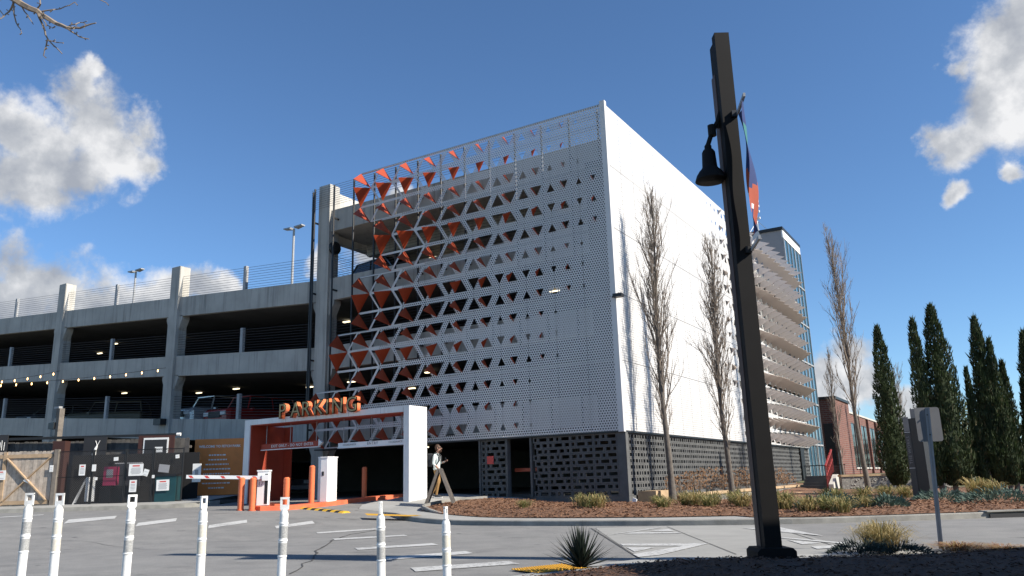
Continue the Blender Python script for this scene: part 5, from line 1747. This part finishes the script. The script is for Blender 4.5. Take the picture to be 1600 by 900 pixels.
t = back_panel('deer_poster', 'dark poster with a pale leaping animal above the chain-link fence', 'poster', .75, -1.6, 1.6, .95, 1.35, BLACKP)
b = MB(); b.tube([(-.05, -.06, .1), (-.02, -.06, .5), (.04, -.06, .85)], [.05, .10, .05], 8); b.tube([(.04, -.06, .85), (.10, -.06, 1.0)], [.06, .03], 6); b.tube([(.10, -.06, 1.0), (.02, -.06, 1.2)], .012, 4); b.tube([(.10, -.06, 1.0), (.2, -.06, 1.2)], .012, 4); b.build('pale_figure', PAPER, t)
t = back_panel('black_poster', 'black poster with pale hand-drawn lettering at the far left above the gate', 'poster', -3.4, -1.6, 2.2, .95, .95, BLACKP)
b = MB()
rp = random.Random(8)
for k in range(9):
    x = -.36 + k * .09; b.bar((x, -.055, .3 + rp.uniform(0, .1)), (x + rp.uniform(-.03, .03), -.055, .6 + rp.uniform(0, .12)), .01, .03, up=(0, 1, 0))
b.build('drawn_strokes', PAPER, t)
t = back_panel('framed_screen', 'white framed screen in a maroon surround above the chain-link fence', 'screen', 3.3, -1.6, 1.75, 1.5, 1.2, mat('maroon_wood', (.05, .016, .012), .7)); b = MB(); b.box(-.52, .52, -.075, -.051, .35, 1.1); b.build('frame', PAPER, t); b = MB(); b.box(-.46, .46, -.085, -.076, .4, 1.02); b.build('screen_face', BLACKP, t); b = MB(); b.box(-.02, .3, -.09, -.086, .5, .72); b.build('screen_logo', PAPER, t)
t = back_panel('maroon_post', 'dark maroon timber post above the wooden gate end', 'post', -.5, -1.5, 0.3, .5, 2.5, mat('maroon_wood2', (.045, .016, .012), .7), .4)
t = back_panel('awning_edge', 'long black awning beam with a white end above the dog park fence', 'awning', -.2, -1.75, 2.92, 8.6, .10, BLACKM, .15); b = MB(); b.tube([(4.3, -.1, .05), (4.46, -.1, .05)], .07, 10); b.build('white_end_cap', PAPER, t)
t = back_panel('dispenser_box', 'magenta dispenser cabinet behind the chain-link gate panel', 'dispenser', 2.2, -.35, .95, .5, .72, MAGENTA, .25); b = MB(); b.box(-.13, .13, -.26, -.251, .3, .62); b.build('dispenser_window', GREYP, t)
b = MB(); b.box(-.03, .03, -.15, -.1, -.75, 0); b.build('stand', BLACKM, t)
t = back_panel('recycling_bin', 'teal bin behind the rightmost chain-link gate', 'bin', 4.5, -.45, .24, .8, 1.0, TEAL, .5); b = MB(); b.box(-.43, .43, -.53, .02, 1.002, 1.08); b.build('lid', BLACKM, t)
t = back_panel('low_bench', 'dark low bench behind the chain-link gate panel', 'bench', 2.3, -.8, .24, 1.2, .62, BLACKM, .4); b = MB(); b.box(-.62, .62, -.42, -.0, .622, .68); b.build('seat_board', BLACKM, t)
t = back_panel('dark_board', 'dark grey menu board behind the third chain-link panel', 'board', 2.55, -.9, .9, 1.0, .9, mat('dark_slate', (.03, .032, .04), .6)); b = MB(); b.box(-.55, .55, -.06, .01, .902, .94); b.build('board_frame', GREYP, t)
ws = thing('white_a_board', 'sunlit white A-shaped board behind the widest chain-link panel', 'board', tuple(fpos(1.15, -.30) + UP * .26), wz + R(38))
b = MB(); b.add([(-.42, -.1, 0), (-.02, -.25, 1.05), (.04, -.25, 1.05), (-.30, -.1, 0)], [(0, 1, 2, 3)]); b.add([(-.42, -.12, 0), (-.02, -.27, 1.05), (.04, -.27, 1.05), (-.30, -.12, 0)], [(3, 2, 1, 0)]); b.build('left_leg', POSTM, ws)
b = MB(); b.box(-.02, .32, -.29, -.26, .1, 1.05); b.build('board_face', WHITEP, ws)
wp = thing('wooden_post', 'weathered wooden post with a black floodlight behind the wooden gate', 'post', tuple(Vector((-27.6, -3.1, .25))))
b = MB(); b.box(-.12, .12, -.12, .12, 0, 4.4); b.build('shaft', WOODG, wp); b = MB(); b.box(-.6, -.13, -.2, .1, 3.45, 3.75); b.build('floodlight', BLACKM, wp); b = MB(); b.box(-.35, .05, -.14, .04, 4.402, 4.5); b.build('camera_head', POSTM, wp)

# string lights
def string_lights(label, A, B, sag, nbulb):
    A = Vector(A); B = Vector(B)
    t = thing('string_lights', label, 'string lights', tuple(A), 0, 'warm bulb strings before the garage')
    P3 = [A.lerp(B, k / 24) - UP * sag * 4 * (k / 24) * (1 - k / 24) - A for k in range(25)]
    b = MB(); b.tube(P3, .009, 4); b.build('wire', BLACKM, t)
    b = MB(); b.tube([(0, 0, -.03), (0, 0, -.07), (0, 0, -.11), (0, 0, -.14)], [.012, .026, .026, .009], 8); bme = b.mesh('bulb', BULBE, True)
    for k in range(nbulb):
        s = (k + .5) / nbulb
        link('bulb', bme, t, A.lerp(B, s) - UP * sag * 4 * s * (1 - s) - A)


string_lights('string of warm bulbs rising to the column at the left', (-31.5, -7.5, 6.0), (-25.5, -4.5, 6.12), .28, 11)
string_lights('longer string of warm bulbs running right across the concrete band', (-29.5, -6.0, 5.7), (-21.4, -2.0, 6.12), .12, 12)

# ------------------------------------------------------------------ roof lamp posts
for x, y, zt, lab in ((-37.2, 20, 21.6, 'tall double-headed lamp post on the garage roof deck nearer the screen'), (-58.6, 20, 21.4, 'double-headed lamp post on the garage roof deck farther left')):
    t = thing('roof_lamp', lab, 'lamp post', (x, y, 9.0 + zr(x) - .3), 0, 'double-headed lamps on the roof deck')
    H = zt - t.location.z
    b = MB(); b.tube([(0, 0, 0), (0, 0, H)], [.13, .09], 8); b.build('mast', POSTM, t)
    for s in (-1, 1):
        b = MB(); b.hexa([(s * .25 - .0, -.25, H - .02), (s * 1.05, -.2, H + .08), (s * 1.05, .2, H + .08), (s * .25, .25, H - .02), (s * .2, -.25, H + .12), (s * 1.05, -.2, H + .18), (s * 1.05, .2, H + .18), (s * .2, .25, H + .12)]); b.build('lamp_head', POSTM, t)

# ------------------------------------------------------------------ parked cars
def suv(label, loc, rz, paint, kind='suv', front=True):
    t = thing('parked_car', label, 'car', loc, rz, 'cars parked in the garage')
    # stations along the length (front at -y): y, belt z, roof z or None, half width
    L = 4.7
    b = MB(); hw = .92
    prof = {'suv': [(-2.35, .35, .62), (-2.33, .35, .86), (-2.1, .33, .98), (-1.15, .3, 1.08), (1.0, .3, 1.12), (2.2, .33, 1.08), (2.35, .38, .9)],
            'box': [(-2.3, .4, .95), (-2.28, .4, 1.1), (-2.1, .36, 1.2), (-.9, .33, 1.24), (1.2, .33, 1.26), (2.2, .36, 1.26), (2.3, .4, 1.2)]}[kind]
    rings = []
    for y, z0, z1 in prof:
        nar = .08 if abs(y) > 2.2 else 0
        rings.append([(-hw + nar + .05, y, z0), (-hw + nar, y, z0 + .15), (-hw + nar, y, z1 - .15), (-hw + nar + .1, y, z1), (hw - nar - .1, y, z1), (hw - nar, y, z1 - .15), (hw - nar, y, z0 + .15), (hw - nar - .05, y, z0)])
    for r in rings: b.v.extend(r)
    for i in range(len(rings) - 1):
        for k in range(8):
            b.f.append((i * 8 + k, i * 8 + (k + 1) % 8, (i + 1) * 8 + (k + 1) % 8, (i + 1) * 8 + k)); b.m.append(0)
    b.f.append(tuple(range(8))); b.m.append(0); b.f.append(tuple(range((len(rings) - 1) * 8, len(rings) * 8))[::-1]); b.m.append(0)
    zb = 1.06 if kind == 'suv' else 1.24; zt = 1.74 if kind == 'suv' else 1.86
    y0, y1, y2, y3 = ((-1.2, -.45, 1.7, 2.15) if kind == 'suv' else (-.95, -.7, 2.1, 2.25))
    body = b.build('body', paint, t)
    c = MB(); c.hexa([(-.80, y0, zb), (.80, y0, zb), (.82, y3, zb), (-.82, y3, zb), (-.64, y1, zt), (.64, y1, zt), (.64, y2, zt), (-.64, y2, zt)]); c.build('cabin_glass', GLASSD, t)
    c = MB(); c.box(-.66, .66, y1 - .03, y2 + .03, zt + .001, zt + .05)
    for ya, yb in ((y0 - .02, y1), ((y0 + y3) / 2, (y1 + y2) / 2), (y3 + .02, y2)):
        for s in (-1, 1): c.bar((s * .815, ya, zb), (s * .65, yb, zt), .07, .05)
    c.build('roof', paint, t)
    for s in (-1, 1):
        for y in (-1.42, 1.42):
            w = MB(); w.tube([(s * .68, y, .34), (s * .945, y, .34)], .345, 18); wo_ = w.build('wheel', RUBBER, t)
            w = MB(); w.tube([(s * .93, y, .34), (s * .955, y, .34)], [.22, .19], 12); w.build('rim', POSTM, wo_)
        h = MB(); h.box(s * .62 - .17, s * .62 + .17, -2.37, -2.28, .68 if kind == 'suv' else .85, .82 if kind == 'suv' else 1.03); h.build('headlight', PAPER, t)
        h = MB(); h.box(s * 1.0 - .09, s * 1.0 + .09, -.95, -.8, 1.1, 1.24); h.build('mirror', paint, t)
    h = MB(); h.box(-.42, .42, -2.372, -2.3, .62 if kind == 'suv' else .75, .84 if kind == 'suv' else 1.05); h.build('grille', BLACKM, t)
    h = MB(); h.box(-.86, .86, -2.42, -2.25, .40, .58); h.build('bumper', POSTM if kind == 'suv' else BLACKM, t)
    return t


CS = mat('silver_car_paint', (.62, .64, .66), .25, metal=.5); CRD = mat('dark_red_car_paint', (.30, .02, .018), .25); COL_ = mat('olive_car_paint', (.13, .12, .085), .35); CDK = mat('dark_car_paint', (.018, .02, .024), .2); CWH = mat('white_van_paint', (.75, .75, .75), .3); CGR = mat('grey_car_paint', (.12, .125, .13), .25)
dz1 = ZT[0] - .68; dz2 = ZT[2] - .68
suv('silver car with its front at the cable rail, second parking level', (-25.0, 3.75, dz1 + zr(-25.0) + .06), 0, CS, 'box')
suv('dark red pickup-like car beside the silver one, second parking level', (-22.4, 3.9, dz1 + zr(-22.4) + .04), 0, CRD, 'box')
suv('olive boxy off-road car behind the middle column, second parking level', (-37.6, 5.6, dz1 + zr(-37.6)), R(-55), COL_, 'box')
suv('dark grey car beside the left column, second parking level', (-43.6, 5.6, dz1 + zr(-43.6)), R(6), CGR)
suv('black car parked on the upper deck behind the orange flaps', (-13.7, 4.4, dz2 + .55), R(80), CDK)
suv('white van roof showing above the parapet at the far left', (-50.2, 2.3, dz2 + zr(-50.2) + .12), R(80), CWH, 'box')
suv('dark car in the shade inside the ground floor entrance', (-21.2, 6.2, .19), R(40), CDK)

dr = thing('storm_drain', 'black kerb inlet opening at the right end of the far kerb', 'storm drain', (10.55, -3.47, G(10.55, -3.47)), math.atan2(2.5, 3.5))
b = MB(); b.box(-.55, .75, -.012, .02, -.02, .085); b.build('inlet_opening', BLACKP, dr); b = MB(); b.box(-.62, .82, -.03, .3, .126, .15); b.build('inlet_cover', KERBM, dr)
# ------------------------------------------------------------------ timber A-frame board beside the bed
af = thing('a_frame_board', 'grey weathered A-frame board standing edge-on on the mulch tip', 'sandwich board', (-5.0, -3.35, G(-5.0, -3.35) + .12))
sx = Vector((.852, .523, 0)); vw = Vector((-.523, .852, 0))
for s, zb in ((-1, 0), (1, .06)):
    base_ = sx * .46 * s + UP * zb - vw * .1 * s; top_ = sx * .02 * s + UP * 1.16
    for q in (-.28, .28):
        b = MB(); b.bar(base_ + vw * q, top_ + vw * q, .09, .09, up=vw); b.build('leg', WOODG, af)
    b = MB(); d = (top_ - base_); b.bar(base_ + d * .2, top_ - d * .04, .5, .03, up=sx); b.build('board_face', WOODG, af)
    
# ------------------------------------------------------------------ the pedestrian
def skinned(name, chains, parent, mats, pick, sub=2, smooth=True):
    """chains: list of point lists [(pos, r)], first point of later chains may repeat an earlier one"""
    me = bpy.data.meshes.new(name); V = []; Ed = []; Rr = []; idx = {}
    for ch in chains:
        prev = None
        for p, r in ch:
            key = tuple(round(c, 4) for c in p)
            if key not in idx:
                idx[key] = len(V); V.append(p); Rr.append(r)
            i = idx[key]
            if prev is not None: Ed.append((prev, i))
            prev = i
    me.from_pydata(V, Ed, [])
    o = bpy.data.objects.new(name, me); COL.objects.link(o)
    md = o.modifiers.new('skin', 'SKIN'); md.use_smooth_shade = True
    for i, sv in enumerate(me.skin_vertices[0].data):
        r = Rr[i]; sv.radius = r if hasattr(r, '__len__') else (r, r)
        sv.use_root = (i == 0)
    s = o.modifiers.new('sub', 'SUBSURF'); s.levels = sub; s.render_levels = sub
    dg = bpy.context.evaluated_depsgraph_get()
    m2 = bpy.data.meshes.new_from_object(o.evaluated_get(dg))
    bpy.data.objects.remove(o)
    m2.materials.clear()
    for m in mats: m2.materials.append(m)
    for p in m2.polygons:
        p.material_index = pick(p.center); p.use_smooth = smooth
    return link(name, m2, parent)


PEX, PEY = -6.42, -1.62
per = thing('person', 'person in a pale shirt and ochre trousers with a backpack looking at a phone', 'person', (PEX, PEY, 0.185), 0)
# local frame: person faces +x (towards the right of the picture), y is the far side
per.rotation_euler = (0, 0, R(18))
pel = (0, 0, .93)
body = [
    [(pel, .135), ((.0, 0, 1.08), .125), ((.01, 0, 1.25), .145), ((.0, 0, 1.38), .14), ((.01, 0, 1.47), .07), ((.035, 0, 1.53), .055), ((.075, 0, 1.60), .078), ((.085, 0, 1.68), .088), ((.07, 0, 1.74), .06)],
    [((.0, 0, 1.38), .14), ((-.01, -.17, 1.40), .062), ((-.05, -.215, 1.14), .046), ((.10, -.20, 1.0), .037), ((.14, -.19, .97), .03)],
    [((.0, 0, 1.38), .14), ((.0, .17, 1.40), .062), ((-.02, .21, 1.15), .046), ((.21, .14, 1.19), .037), ((.27, .10, 1.22), .03)],
    [(pel, .135), ((.01, -.09, .86), .09), ((.09, -.10, .50), .062), ((.02, -.10, .12), .043), ((.03, -.10, .06), .045)],
    [(pel, .135), ((-.01, .09, .86), .09), ((.06, .10, .52), .062), ((-.20, .10, .17), .043), ((-.21, .10, .11), .045)]]


def pick(c):
    if c.z > 1.50: return 0
    if c.z > .93:
        if (c.x > .04 and abs(c.y) > .1 and c.z < 1.26 and (c - Vector((0, 0, c.z))).length > .2): return 0
        return 1
    if c.z < .97 and abs(c.y) > .165: return 0
    return 2


skinned('body', body, per, [SKIN, SHIRT, TROUS], pick)
for cx, cy, cz, dirv, upv in ((.285, .09, 1.225, Vector((.8, -.35, .3)), Vector((0, -.6, .8))), (.155, -.188, .955, Vector((.4, .1, -.9)), Vector((.9, 0, .4)))):
    dirv.normalize(); sdv = dirv.cross(upv).normalized()
    c0 = Vector((cx, cy, cz)); ch = [[(tuple(c0 - dirv * .03), .026), (tuple(c0), (.040, .018)), (tuple(c0 + dirv * .045), (.042, .016))]]
    hand = skinned('hand', ch, per, [SKIN], lambda c: 0, 1)
    for k, (o_, ln_) in enumerate(((-.030, .062), (-.010, .074), (.010, .070), (.029, .055))):
        f0 = c0 + dirv * .045 + sdv * o_
        skinned('finger', [[(tuple(f0 - dirv * .012), .009), (tuple(f0 + dirv * ln_ * .4), .0085), (tuple(f0 + dirv * ln_ * .7 - upv * .012), .008), (tuple(f0 + dirv * ln_ * .85 - upv * .032), .007)]], hand, [SKIN], lambda c: 0, 1)
    f0 = c0 + sdv * .038
    skinned('thumb', [[(tuple(f0 - sdv * .015), .011), (tuple(f0 + dirv * .025 + sdv * .018), .010), (tuple(f0 + dirv * .055 + sdv * .014), .008)]], hand, [SKIN], lambda c: 0, 1)
b = MB(); b.tube([(.055, 0, 1.58), (.035, 0, 1.62), (.035, 0, 1.70), (.06, 0, 1.76), (.085, 0, 1.785)], [.05, .088, .104, .09, .04], 14); b.build('hair', HAIR, per, smooth=True)
b = MB(); b.tube([(.165, 0, 1.665), (.185, 0, 1.655), (.19, 0, 1.64), (.17, 0, 1.63)], [.010, .013, .014, .006], 8); b.build('nose', SKIN, per, smooth=True)
b = MB(); b.bar((.150, -.075, 1.685), (.150, .075, 1.685), .02, .035); b.bar((.15, -.078, 1.69), (.05, -.09, 1.69), .01, .012); b.bar((.15, .078, 1.69), (.05, .09, 1.69), .01, .012); b.build('sunglasses', BLACKP, per)
b = MB(); b.tube([(.10, 0, 1.56), (.14, 0, 1.575), (.155, 0, 1.60)], [.055, .055, .05], 10); b.build('beard', HAIR, per, smooth=True)
b = MB(); b.bar((.155, -.03, 1.612), (.158, .03, 1.612), .012, .008); b.build('mouth', mat('lip', (.30, .12, .10), .6), per)
for s in (-1, 1):
    b = MB(); b.tube([(.07, s * .088, 1.64), (.065, s * .1, 1.665), (.07, s * .09, 1.69)], [.01, .016, .01], 8); b.build('ear', SKIN, per, smooth=True)
b = MB()
for s in (-1, 1):
    b.tube([(-.10, s * .10, 1.46), (.03, s * .11, 1.52), (.13, s * .10, 1.40), (.14, s * .10, 1.25), (.05, s * .13, 1.12), (-.12, s * .12, 1.10)], [.02, .022, .024, .022, .016, .014], 6)
b.build('backpack_straps', DARKC, per, smooth=True)
b = MB(); b.prism(rounded(.13, .23, .06), 'x', -.30, -.13); b.v = [(v[0], v[1], v[2] + 1.27) for v in b.v]; b.build('backpack', DARKC, per)
for x, y, z, a in ((.06, -.10, .04, 0), (-.19, .10, .09, .45)):
    b = MB(); b.tube([(-.08, 0, 0), (-.02, 0, .015), (.08, 0, 0), (.155, 0, -.012)], [.045, .052, .045, .024], 10); so = b.build('shoe', DARKC, per, smooth=True, loc=(x, y, z)); so.rotation_euler = (0, a, 0)
    b = MB(); b.box(-.11, .17, -.045, .045, -.045, -.022); b.build('sole', PAPER, so)
ph = thing('phone', 'small dark phone held in the raised hand of the pedestrian', 'phone', tuple(Vector((PEX, PEY, .185)) + Matrix.Rotation(R(18), 3, 'Z') @ Vector((.335, .075, 1.275))))
b = MB(); b.prism(rounded(.037, .075, .01, 3), 'y', -.004, .004); phb = b.build('case', BLACKP, ph); ph.rotation_euler = (R(-35), 0, R(100))
b = MB(); b.box(-.032, .032, -.0055, -.0045, -.066, .066); b.build('screen', GLASSD, ph)
